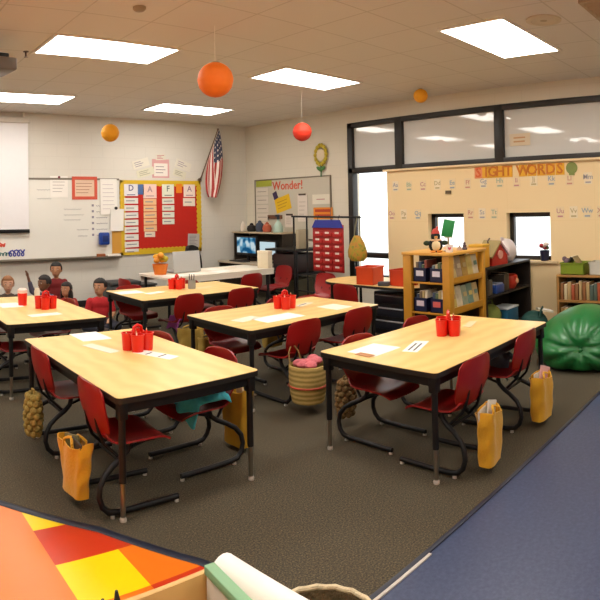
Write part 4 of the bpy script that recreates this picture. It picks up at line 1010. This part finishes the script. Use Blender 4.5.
# penguin on top, heart mug, figurine
o = thing('penguin_plush', 'plush penguin with red hat and scarf sitting on the honey bookcase', 'plush toy', (5.135, 3.44, BH), 2.25); o.scale = (.85, .85, .85)
q = MB(); q.sph((0, 0, .09), (.085, .07, .095), 16); q.sph((0, .005, .19), .058, 14); q.build('body', mat('black_plush', '#17191a', .95), o)
q = MB(); q.sph((0, .028, .085), (.062, .05, .072), 14); q.sph((0, .03, .185), (.04, .034, .036), 12); q.build('belly', mat('cream_plush', '#e6d4a8', .95), o)
q = MB(); q.cyl((0, .058, .182), (0, .088, .178), .014, .003, 8); q.build('beak', flat('#dd8a1e'), o)
for s in (-1, 1):
    q = MB(); q.sph((s * .105, .0, .11), (.045, .018, .03), 10); q.build('wing', mat('green_black', '#20301c', .9), o)
    q = MB(); q.sph((s * .04, .06, .012), (.035, .045, .014), 10); q.build('foot', flat('#d98420'), o)
    q = MB(); q.sph((s * .016, .062, .197), .006, 8); q.build('eye', BLACKP, o)
q = MB(); q.tube([(.058 * math.cos(a * PI / 8), .005 + .05 * math.sin(a * PI / 8), .145) for a in range(16)], .013, 8, True); q.build('scarf', flat('#d9b48c'), o)
q = MB(); q.lathe([(.052, .215), (.05, .24), (.025, .28), (0, .285)], 16); q.sph((-.02, 0, .29), .016, 8); q.build('hat', flat('#b3352a'), o)
o = thing('green_book', 'green book displayed on a small stand behind the plush penguin', 'book', (5.25, 3.36, BH), -1.02)
q = MB(); q.box((0, 0, .235), (.115, .022, .175), bev=.003, ry=.2); q.build('cover', mat('green_cover', '#1f8a45', .5), o)
q = MB(); q.box((.002, 0, .236), (.108, .016, .178), ry=.2); q.build('pages', WHITE, o)
q = MB(); q.box((0, 0, .075), (.02, .02, .15)); q.box((0, 0, .006), (.09, .07, .012), bev=.003); q.box((0, 0, .146), (.08, .05, .008)); q.build('stand', flat('#b9a27c'), o)
o = thing('heart_mug', 'white mug with a pink heart on the honey bookcase', 'mug', (5.17, 3.30, BH), 2.2)
q = MB(); q.lathe([(0, 0), (.036, 0), (.04, .075), (.036, .075), (.032, .006), (0, .006)], 20); q.build('body', flat('#ece6e2', .3), o)
q = MB(); q.prism([(.018 * 16 / 17 * math.sin(t) ** 3, .0012 * (13 * math.cos(t) - 5 * math.cos(2 * t) - 2 * math.cos(3 * t) - math.cos(4 * t))) for t in [k * PI / 12 for k in range(24)]], 0, .004, M=Matrix(((1, 0, 0, 0), (0, 0, 1, .037), (0, 1, 0, .04), (0, 0, 0, 1)))); q.build('heart', flat('#cf5f78'), o)
q = MB(); q.tube([(.038, 0, .06), (.062, 0, .055), (.062, 0, .025), (.037, 0, .018)], .006, 6); q.build('handle', flat('#ece6e2', .3), o)
for k, (x, c, h, lab) in enumerate([(5.50, '#4c3d44', .075, 'taller dark figurine standing towards the window end of the honey bookcase'), (5.40, '#b59a84', .05, 'short tan figurine beside the dark one on the honey bookcase')]):
    o = thing('figurine', lab, 'figurine', (x, 3.32, BH)); q = MB(); q.lathe([(0, 0), (.028, 0), (.03, .01), (.018, .03), (.022, h * .6), (.012, h * .75)], 14); q.build('body', flat(c), o); q = MB(); q.sph((0, 0, h * .88), h * .2, 10); q.build('head', flat(c), o)
# black bookcase
o = thing('black_bookcase', 'low black bookcase between the honey bookcase and the window', 'bookcase', (0, 0, 0))
CX0, CX1, CY0, CY1, CH = 5.83, 6.98, 3.25, 3.56, .82
q = MB(); q.bx(CX0, CX1, CY0, CY1, CH - .025, CH, bev=.004); q.build('top', DARKW, o)
for x in (CX0, CX1 - .025):
    q = MB(); q.bx(x, x + .025, CY0, CY1, 0, CH - .025); q.build('side_panel', DARKW, o)
for z in (.08, .50):
    q = MB(); q.bx(CX0 + .025, CX1 - .025, CY0, CY1 - .012, z - .02, z); q.build('shelf', DARKW, o)
q = MB(); q.bx(CX0 + .025, CX1 - .025, CY1 - .012, CY1, 0, CH - .025); q.build('back_panel', DARKW, o)
books_in(5.90, 3.40, .501, 5, 'x', .20, .036, 'dark book on the upper shelf of the black bookcase, left group', 'dark books on the black bookcase', .2, ['#2c2620', '#4d3a2e', '#3d4636', '#5d5648'], 91)
books_in(6.36, 3.40, .501, 4, 'x', .21, .034, 'brown book on the upper shelf of the black bookcase, middle group', 'brown books on the black bookcase', .2, ['#54402c', '#6f4a34', '#40372b'], 92)
o = thing('blue_tray', 'blue tray on the upper shelf of the black bookcase', 'tray', (6.20, 3.36, .501)); q = MB(); q.box((0, 0, .05), (.20, .18, .10), bev=.015); q.build('body', mat('cobalt_plastic', '#24407f', .4), o); q = MB(); q.box((0, 0, .105), (.17, .15, .015)); q.build('contents', flat('#8e98b0'), o)
o = thing('red_globe', 'round red pot on the upper shelf of the black bookcase', 'pot', (6.62, 3.36, .501)); q = MB(); q.lathe([(0, 0), (.06, 0), (.10, .07), (.09, .15), (.06, .17), (0, .17)], 18); q.build('body', mat('red_glaze', '#b0301d', .3), o); q = MB(); q.cyl((0, -.09, .09), (0, -.104, .09), .03); q.build('label_disc', flat('#dba27a'), o)
o = thing('green_tote', 'olive green bag on the lower shelf of the black bookcase', 'bag', (6.13, 3.38, .081)); q = MB(); q.sph((0, 0, .15), (.17, .12, .15), 18); q.build('body', mat('olive_cloth', '#76803a', .9, var=.2), o); q = MB(); q.tube([(-.08, 0, .27), (-.05, 0, .34), (.05, 0, .34), (.08, 0, .27)], .01); q.build('handle', flat('#66702f'), o)
o = thing('teal_box', 'teal blue box on the lower shelf of the black bookcase', 'box', (6.52, 3.39, .081)); q = MB(); q.box((0, 0, .10), (.3, .22, .2), bev=.01); q.build('body', mat('teal_card', '#1d5f80', .5), o); q = MB(); q.box((0, 0, .205), (.31, .23, .02), bev=.004); q.build('lid', flat('#cfd9df'), o)
o = thing('yellow_box', 'golden yellow box on top of the black bookcase next to the honey one', 'box', (5.95, 3.40, CH)); q = MB(); q.box((0, 0, .12), (.16, .18, .24), bev=.006); q.build('body', mat('golden_card', '#d99a1c', .6), o); q = MB(); q.box((0, 0, .245), (.166, .186, .03), bev=.004); q.build('lid', flat('#e0aa34'), o)
o = thing('toy_house', 'red toy house with pink roof on top of the black bookcase', 'toy house', (6.27, 3.40, CH), -.1)
q = MB(); q.prism([(-.16, 0), (.16, 0), (.16, .10), (0, .25), (-.16, .10)], -.1, .1, M=Matrix(((1, 0, 0, 0), (0, 0, -1, 0), (0, 1, 0, 0), (0, 0, 0, 1)))); q.build('body', mat('toy_red', '#b3261c', .5), o)
for s in (-1, 1):
    q = MB(); q.box((s * .094, 0, .187), (.26, .24, .02), ry=s * .755); q.build('roof_panel', mat('toy_tan', '#9c8a5a', .6) if s < 0 else mat('toy_pink', '#d8bcc4', .6), o)
q = MB(); q.cyl((0, -.1, .12), (0, -.112, .12), .05, n=20); q.build('round_window', flat('#e3a08e'), o)
q = MB(); q.tube([(-.08, 0, .19), (-.13, -.02, .28), (-.09, -.02, .31)], .01); q.build('chimney_wire', flat('#6b5a48'), o)
o = thing('white_bag', 'white plastic bag slumped against the toy house', 'bag', (6.60, 3.40, CH))
q = MB(); q.sph((0, 0, .132), (.17, .12, .15), 20, fn=lambda v: Vector((v.x * (1 + .08 * math.sin(v.z * 9)), v.y * (1 + .1 * math.sin(v.x * 8)), max(v.z, -.88)))); q.build('body', mat('white_plastic', '#e3d9d8', .35), o)
q = MB(); q.tube([(-.05, 0, .23), (-.10, 0, .30), (-.06, 0, .28)], .02, 8); q.build('knot', mat('white_plastic'), o)
# sill planter
o = thing('sill_planter', 'navy pot with red and white flowers on the window sill', 'planter', (PX + .03, 3.10, .79))
q = MB(); q.lathe([(0, 0), (.05, 0), (.065, .13), (.058, .13), (.045, .01), (0, .01)], 18); q.build('pot', mat('navy_pot', '#22243f', .4), o)
for k in range(10):
    a = k * 2.4; rr_ = .012 + .005 * k; q = MB(); q.sph((rr_ * math.cos(a), rr_ * math.sin(a), .16 + .05 * ((k * 7) % 5) / 4), (.03, .03, .025), 8); q.build('blossom', flat(['#a8343c', '#e2d5cc', '#5a6b3a'][k % 3]), o)

# low shelf with books, right edge
o = thing('low_bookshelf', 'low tan two-shelf bookcase under the tan panel at the right edge', 'bookcase')
DX0, DX1, DY1, DY0, DH = 6.74, 7.03, 2.80, 1.55, .66
TW_ = mat('tan_wood', '#a87c42', .5, var=.12, vscale=9)
q = MB(); q.bx(DX0, DX1, DY0, DY1, DH - .028, DH, bev=.004); q.build('top', TW_, o)
for y in (DY0, DY1 - .03):
    q = MB(); q.bx(DX0, DX1, y, y + .03, 0, DH - .028); q.build('side_panel', TW_, o)
for z in (.06, .36):
    q = MB(); q.bx(DX0, DX1 - .01, DY0 + .03, DY1 - .03, z - .025, z); q.build('shelf', TW_, o)
q = MB(); q.bx(DX1 - .01, DX1, DY0 + .03, DY1 - .03, 0, DH - .028); q.build('back_panel', DARKW, o)
lc = ['#8a5c34', '#a5502e', '#6c6a3f', '#b59a6a', '#4f5f55', '#c9b894', '#7a3f30', '#96753f', '#59664b']
books_in(6.85, 2.74, .361, 24, 'y', .225, .047, 'picture book spine on the upper shelf of the low tan bookcase', 'books on the upper shelf of the low bookcase', .18, lc, 7)
books_in(6.85, 2.74, .061, 24, 'y', .225, .047, 'picture book spine on the bottom shelf of the low tan bookcase', 'books on the bottom shelf of the low bookcase', .18, lc, 11)
o = bin_(6.88, 2.60, .24, .30, .14, DH, mat('lime_plastic', '#7b8f26', .4, var=.1), 'lime green bin with odds and ends on the low tan bookcase', 0)
odds = [(6.86, 2.66, .16, .02, .16, .5, '#2a2226', 'tilted dark book sticking out of the lime green bin, left of two', 'book'), (6.88, 2.56, .15, .02, .17, -.6, '#8d7c58', 'tilted tan book sticking out of the lime green bin, right of two', 'book')]
for x, y, w, d, h, a, c, lab, cat in odds:
    o = thing('leaning_book', lab, cat, (x, y, DH + .055)); q = MB(); q.box((0, 0, .085), (w, d, h), rx=a, bev=.002); q.build('cover', flat(c), o); q = MB(); q.box((0, 0, .087), (w - .012, d * .7, h), rx=a); q.build('pages', flat('#ded3be'), o)
q = MB(); q.sph((0, 0, .05), (.05, .045, .05), 14); q.sph((0, .04, .09), .03, 10); o = q.build('plush_lump', mat('grey_purple', '#6a5a66', .95), loc=(6.87, 2.70, DH + .09)); tag(o, 'grey purple soft toy at the left of the lime green bin', 'plush toy')
o = bin_(6.88, 2.26, .22, .26, .15, DH, mat('clear_tub', '#c9c8bc', .2), 'clear pale tub of coloured pieces on the low tan bookcase', 0, 'clear_tub', 'tub')
q = MB(); rr = random.Random(5)
for k in range(26): q.box((rr.uniform(-.08, .08), rr.uniform(-.10, .10), .02 + .13 * rr.random()), (.04, .04, .03), rz=rr.uniform(0, 3), bev=.004)
p = q.build('pieces', mat('orange_pieces', '#c9764a', .5, var=.4, vscale=15), o); p['kind'] = 'stuff'
# floor clutter between table and low shelf
o = thing('floor_tote', 'dark teal bag slumped on the floor beside the low tan bookcase', 'bag', (6.32, 2.92, 0), .3)
q = MB(); q.sph((0, 0, .13), (.26, .17, .15), 20, fn=lambda v: Vector((v.x * (1 + .06 * math.sin(v.y * 9)), v.y, max(v.z * (1 + .12 * math.sin(v.x * 7)), -.86)))); q.build('body', mat('dark_teal_cloth', '#1c4a44', .8, var=.25), o)
q = MB(); q.tube([(-.12, -.08, .24), (-.06, -.1, .33), (.06, -.1, .33), (.12, -.08, .24)], .012); q.build('handle', mat('dark_teal_cloth'), o)
o = thing('floor_book', 'pale book leaning over the dark teal bag', 'book', (6.44, 2.83, .27), .5); q = MB(); q.box((0, 0, 0.02), (.30, .18, .02), rx=.2, ry=.12); q.build('cover', flat('#d3cbb2'), o); q = MB(); q.box((0, 0, .02), (.29, .17, .023), rx=.2, ry=.12); q.build('pages', WHITE, o)
# beanbag
BB = Vector((5.56, 1.985, 0))
def bean(v):
    g = Vector((-.93, -.16, .10)).normalized()     # gathered seam faces the room
    d = v.normalized(); c = max(-1, min(1, d.dot(g)))
    a1 = g.cross(Vector((0, 0, 1))).normalized(); a2 = g.cross(a1); th = math.atan2(d.dot(a2), d.dot(a1)); ang = math.acos(c)
    k = math.exp(-((ang - .45) / .50) ** 2)
    r = 1 + .11 * k * abs(math.sin(4.5 * th + .7)) ** .6 - .03 * k + .03 * math.sin(3 * th) * k - .15 * math.exp(-(ang / .20) ** 2)
    p = d * r
    top = max(0, p.z)
    p = Vector((p.x * (1 - .32 * top ** 1.6), p.y * (1 - .30 * top ** 1.6), p.z))
    if p.z < -.45: p.z = -.45 + (p.z + .45) * .15
    return p
o = thing('beanbag', 'big shiny green beanbag with gathered folds at the right edge', 'beanbag', (BB.x, BB.y, 0))
GB = mat('green_vinyl', '#1a6b33', .34, var=.08, vscale=6, bump=.25, bscale=9)
q = MB(); q.sph((0, 0, .187), (.52, .52, .352), 96, fn=bean); q.build('body', GB, o, ang=180)
g = Vector((-.93, -.16, .10)).normalized()
q = MB(); q.sph((g.x * .445, g.y * .445, .20), (.03, .03, .03), 12); q.build('button', GB, o)

# ------------------------------------------------------------------ foreground counter things (below the lens)
o = thing('low_cabinet', 'low cabinet just below the picture carrying the bin and basket', 'cabinet', (.52, .56, 0), -.80)
q = MB(); q.box((0, 0, .735), (1.0, .60, .03), bev=.006); q.build('worktop', mat('grey_worktop', '#a89c88', .5), o)
q = MB(); q.box((0, 0, .40), (.96, .55, .64)); q.build('carcass', TW_, o)
q = MB(); q.box((0, 0, .04), (.9, .5, .08)); q.build('plinth', BLACKP, o)
for s in (-1, 1):
    q = MB(); q.box((s * .235, .282, .41), (.44, .02, .56), bev=.004); d_ = q.build('door', TW_, o)
    q = MB(); q.cyl((s * .05, .30, .5), (s * .05, .30, .62), .008); q.build('handle', STEEL, d_)
CT = .7505
CW = mat('pale_plywood', '#cfa764', .55, var=.08, vscale=10)
o = thing('file_crate', 'pale wooden crate with dark pens at the bottom left edge of the picture', 'crate', (.375, .63, CT))
q = MB(); q.box((0, 0, .008), (.30, .30, .016)); q.build('bottom', CW, o)
for s in (-1, 1):
    q = MB(); q.box((0, s * .145, .125), (.31, .010, .25), bev=.002); q.build('side', CW, o)
    q = MB(); q.box((s * .15, 0, .125), (.010, .28, .25), bev=.002); q.build('end', CW, o)
for k, (px, py, tx, ty, tz) in enumerate([(.30, .70, .300, .738, 1.045), (.325, .68, .328, .722, 1.05), (.35, .68, .343, .712, 1.062)]):
    o = thing('marker_pen', 'dark pointed pen standing in the pale crate, %s of three' % ['leftmost', 'middle', 'rightmost'][k], 'pen', (px, py, CT + .017))
    d = Vector((tx - px, ty - py, tz - CT - .017)); q = MB(); q.cyl((0, 0, 0), d * .9, .008, n=10); q.build('barrel', flat('#3a2b22'), o)
    q = MB(); q.cyl(d * .9, d, .008, .002, 10); q.build('cap', BLACKP, o)
o = thing('file_box', 'manila envelope box hidden under the white paper roll', 'box', (.568, .61, CT)); q = MB(); q.box((0, 0, .10), (.045, .34, .20), bev=.004); q.build('body', flat('#c9b48a'), o); q = MB(); q.box((0, 0, .203), (.047, .342, .012), bev=.002); q.build('lid', flat('#d3c29c'), o)
o = thing('paper_folder', 'grey sheaf of paper with a green top edge standing inside the pale crate', 'folder', (.508, .63, CT + .017), -.10)
q = MB(); q.box((0, 0, .12), (.014, .26, .235), bev=.002); q.build('sheets', mat('grey_print', '#c9c3b6', .7, var=.1, vscale=30), o)
q = MB(); q.box((.0, 0, .243), (.018, .266, .014), bev=.002); q.box((.0085, 0, .122), (.003, .266, .24)); q.build('green_cover', flat('#7fae86'), o)
q = MB(); q.cyl((-.008, .02, .20), (-.0085, .02, .21), .012); q.build('punch_mark', flat('#4b3a34'), o)
o = thing('paper_roll', 'white rolled paper lying beside the green-edged folder', 'paper roll', (.568, .61, .988))
q = MB(); q.tube([(-.012, .165, 0), (0, 0, 0), (.012, -.165, 0)], .026, 18); q.build('outer_sheet', WHITE, o, ang=60)
q = MB(); q.tube([(-.0122, .1655, 0), (-.0118, .16, 0)], .016, 14); q.build('inner_turn', flat('#d8d2c8'), o)
o = thing('wire_basket', 'round basket with a pale woven rim at the bottom centre edge', 'basket', (.674, .680, CT))
RIM = mat('pale_rattan', '#cbbd9a', .7, var=.25, vscale=60, bump=.4, bscale=120)
q = MB(); q.lathe([(0, 0), (.070, 0), (.090, .148), (.086, .148), (.066, .006), (0, .006)], 36); q.build('body', mat('brown_rattan', '#57492f', .8, var=.35, vscale=45, bump=.5, bscale=120), o)
q = MB(); q.tube([(.090 * math.cos(a * PI / 18), .090 * math.sin(a * PI / 18), .150 + .002 * (a % 2)) for a in range(36)], .0045, 8, True); q.build('rim', RIM, o)
for k, (dx, dy, h, c, lab) in enumerate([(.03, .035, .145, '#cfc5a8', 'cream tag standing inside the pale-rimmed basket'), (-.02, .04, .13, '#5c5a36', 'olive card standing inside the pale-rimmed basket'), (.0, .0, .12, '#8b7a58', 'tan card standing inside the pale-rimmed basket')]):
    q = MB(); q.box((0, 0, h / 2), (.05, .004, h), rx=-.08, rz=-.75 + .3 * k, bev=.001); p = q.build('basket_card', flat(c), loc=(.674 + dx * .8, .680 + dy * .8, CT + .008)); tag(p, lab, 'card')

# ------------------------------------------------------------------ children on the floor behind the left-edge table
SKINS = {}
def person(x, y, rz, label, skin, hair, shirt, pants, kneel=False, long_hair=False, raise_arm=False, yaw=0.0, hz=0.0, scale=1.0):
    """seated body is one continuous surface; hair, clothes and eyes are its children"""
    SK = mat('skin_' + skin.lstrip('#'), skin, .55, var=.04)
    zb = .10 + (.13 if kneel else 0) + hz
    hip = Vector((0, 0, zb)); chest = Vector((0, .01, zb + .25)); neck = Vector((0, .015, zb + .335)); head = Vector((0, .03, zb + .455))
    q = MB()
    def torso(q, g=0.0):
        q.sph((0, 0, zb + .03), (.115 + g, .085 + g, .10 + g), 16); q.sph((0, .005, zb + .15), (.105 + g, .078 + g, .13 + g), 16); q.sph((0, .01, zb + .25), (.122 + g, .078 + g, .08 + g), 16)
    arms = []
    for s in (-1, 1):
        sh = Vector((s * .128, .01, zb + .275))
        if raise_arm and s == 1: el = sh + Vector((.04, .10, .07)); wr = el + Vector((.0, .07, .20)); hd = (wr - el).normalized()
        else: el = sh + Vector((s * .045, .03, -.155)); wr = el + Vector((-s * .06, .13, -.05)); hd = (wr - el).normalized()
        arms.append((s, sh, el, wr, hd))
    legs = []
    for s in (-1, 1):
        hp = Vector((s * .07, .01, zb))
        if kneel: kn = Vector((s * .085, .24, .055)); an = Vector((s * .075, -.06, .04)); tt = an + Vector((0, -.09, -.005))
        else: kn = Vector((s * .20, .24, .085 + hz)); an = Vector((-s * .02, .22 + .05 * s, .045)); tt = an + Vector((-s * .10, .03, -.01))
        legs.append((s, hp, kn, an, tt))
    torso(q)
    q.cap(neck - Vector((0, 0, .06)), neck + Vector((0, .008, .06)), .038, .036)
    Rh = Matrix.Translation(head) @ Matrix.Rotation(yaw, 4, 'Z')
    q.sph((0, 0, .012), (.078, .092, .092), 20, M=Rh); q.sph((0, .030, -.045), (.056, .058, .060), 16, M=Rh)
    q.sph((0, .094, -.018), (.013, .018, .016), 10, M=Rh); q.cyl((0, .085, .018), (0, .100, -.014), .007, .012, 8, M=Rh)
    for s in (-1, 1): q.sph((s * .080, -.002, -.005), (.012, .020, .028), 10, M=Rh)
    q.sph((0, .082, -.054), (.022, .012, .010), 10, M=Rh)
    for s, sh, el, wr, hd in arms:
        q.cap(sh, el, .038, .030); q.cap(el, wr, .029, .020)
        side = hd.cross(Vector((0, 0, 1))); side = side.normalized() if side.length > .1 else Vector((1, 0, 0))
        pc_ = wr + hd * .035; q.cap(wr, pc_, .019, .022); q.sph(pc_ + side * .010, .019, 10); q.sph(pc_ - side * .010, .019, 10)
        for j in range(4):
            b0 = pc_ + side * (.021 - .014 * j) + hd * .012; ln = (.040, .047, .045, .035)[j]
            bend = Vector((0, 0, -.010)) if not (raise_arm and s == 1) else Vector((0, .006, 0))
            q.cap(b0, b0 + hd * ln * .55 + bend * .4, .0075, .007, 8); q.cap(b0 + hd * ln * .55 + bend * .4, b0 + hd * ln + bend * 1.4, .007, .0055, 8)
        th0 = wr + side * .018 * s + hd * .012; q.cap(th0, th0 + side * .024 * s + hd * .022, .009, .0065, 8)
    for s, hp, kn, an, tt in legs:
        q.cap(hp, kn, .070, .048); q.cap(kn, an, .047, .032); q.cap(an, tt, .032, .026)
    body = q.build('person', SK, loc=(x, y, 0), rz=rz, remesh=.0085); tag(body, label, 'person', 'children seated on the floor')
    q = MB(); torso(q, .010); q.cyl((0, .012, zb + .27), (0, .015, zb + .318), .09, .047, 14)
    for s, sh, el, wr, hd in arms:
        m_ = sh.lerp(el, .75) if not raise_arm else el
        q.cap(sh, m_, .049, .043)
        if raise_arm: q.cap(el, el.lerp(wr, .55), .040, .034)
    q.build('shirt', mat('shirt_' + shirt.lstrip('#'), shirt, .85, var=.08, bump=.2, bscale=50), body, remesh=.011)
    q = MB(); q.sph((0, 0, zb + .0), (.130, .100, .085), 16)
    for s, hp, kn, an, tt in legs: q.cap(hp, kn, .080, .058); q.cap(kn, kn.lerp(an, .85), .056, .041)
    q.build('trousers', mat('trousers_' + pants.lstrip('#'), pants, .9, var=.08), body, remesh=.011)
    for s, hp, kn, an, tt in legs:
        q = MB(); q.cap(an, tt, .039, .034); q.build('shoe', flat('#2a2624'), body, ang=180)
    HM = mat('hair_' + hair.lstrip('#'), hair, .6, var=.25, vscale=40, bump=.5, bscale=120)
    def hf(v):
        front = v.y > .25 and v.z < .42 - .25 * max(0, .7 - v.y) * 0
        low = v.z < (-.25 if not long_hair else -.6) and v.y > -.9
        if front or (low and not long_hair): return v * .78
        return v * (1 + .02 * math.sin(v.x * 23 + v.z * 17))
    q = MB(); q.sph((0, -.004, .018), (.090, .104, .104), 28, M=Rh, fn=hf)
    if long_hair:
        q.sph((0, -.055, -.10), (.085, .055, .15), 18, M=Rh)
        for s in (-1, 1): q.sph((s * .072, .0, -.085), (.024, .05, .12), 12, M=Rh)
    q.build('hair', HM, body, ang=180)
    for s in (-1, 1):
        q = MB(); q.sph((s * .031, .0840, .010), (.0105, .006, .0065), 12, M=Rh); e = q.build('eye', flat('#e9e4de', .3), body, ang=180)
        q = MB(); q.sph((s * .031, .0880, .010), (.0068, .0035, .0062), 10, M=Rh); q.build('pupil', flat('#1d1410', .2), e, ang=180)
        q = MB(); q.tube([(s * .016, .090, .032), (s * .031, .090, .037), (s * .047, .080, .032)], .0035, 6, M=Rh); q.build('eyebrow', HM, body)
    q = MB(); q.tube([(-.020, .0895, -.052), (0, .0945, -.056), (.020, .0895, -.052)], .004, 6, M=Rh); q.build('lips', flat('#9c5148'), body)
    body.scale = (scale, scale, scale)
    return body
person(2.27, 7.96, PI - .25, 'child with reddish hair and dark top sitting at the left edge, facing the room', '#c99a7e', '#8a5a34', '#4a4036', '#3a3d48')
person(2.78, 7.85, PI / 2 + .35, 'child with short dark hair raising one arm, turned towards the screen', '#7a5238', '#17110e', '#5a5364', '#2c2c34', raise_arm=True)
person(3.10, 8.32, PI - .15, 'kneeling boy with short dark hair in a dark red shirt, tallest of the seated children', '#b5805c', '#17120f', '#7a1d20', '#2b2a30', kneel=True, yaw=-.35)
person(2.98, 7.62, PI - .1, 'girl with long dark hair in a red top sitting behind the left-edge table', '#c08a68', '#1d1411', '#a83228', '#34303a', long_hair=True, yaw=-.8, scale=.88)
person(3.27, 7.16, PI - .35, 'boy in a bright red shirt sitting at the right of the group of children', '#bf8c68', '#15110e', '#b51f26', '#2c2e3a', yaw=-.55)
# ------------------------------------------------------------------ camera: a stitched (cylindrical) picture
AZ, ROLL, PIT = .75944, -.01978, -.01762
fwd = Vector((math.sin(AZ), math.cos(AZ), 0)); rgt = Vector((math.cos(AZ), -math.sin(AZ), 0)); up = Vector((0, 0, 1))
fw = fwd * math.cos(PIT) - up * math.sin(PIT); u2 = up * math.cos(PIT) + fwd * math.sin(PIT)
r2 = rgt * math.cos(ROLL) + u2 * math.sin(ROLL); u3 = u2 * math.cos(ROLL) - rgt * math.sin(ROLL)
cd = bpy.data.cameras.new('camera'); cam = bpy.data.objects.new('camera', cd); COL.objects.link(cam)
cam.matrix_world = Matrix(((r2.x, u3.x, -fw.x, 0), (r2.y, u3.y, -fw.y, 0), (r2.z, u3.z, -fw.z, 1.55), (0, 0, 0, 1)))
cd.type = 'PANO'; cd.panorama_type = 'CENTRAL_CYLINDRICAL'
cd.central_cylindrical_radius = 1.0
cd.central_cylindrical_range_u_min = -300 / 608.53; cd.central_cylindrical_range_u_max = 300 / 608.53
cd.central_cylindrical_range_v_min = -(600 - 195.6) / 608.33; cd.central_cylindrical_range_v_max = 195.6 / 608.33
cd.clip_start = .05; cd.clip_end = 200
SC.camera = cam
# ------------------------------------------------------------------ daylight and render look
wd = bpy.data.worlds.new('sky'); SC.world = wd; wd.use_nodes = True
wd.node_tree.nodes['Background'].inputs[0].default_value = (.93, .97, 1.0, 1); wd.node_tree.nodes['Background'].inputs[1].default_value = 2.6
vs = SC.view_settings; vs.view_transform = 'Standard'; vs.look = 'None'; vs.exposure = 0.0; vs.gamma = 1.0; vs.use_curve_mapping = False
SC.cycles.use_denoising = True
SC.cycles.max_bounces = 8; SC.cycles.diffuse_bounces = 5; SC.cycles.transparent_max_bounces = 12
SC.cycles.sample_clamp_indirect = 8
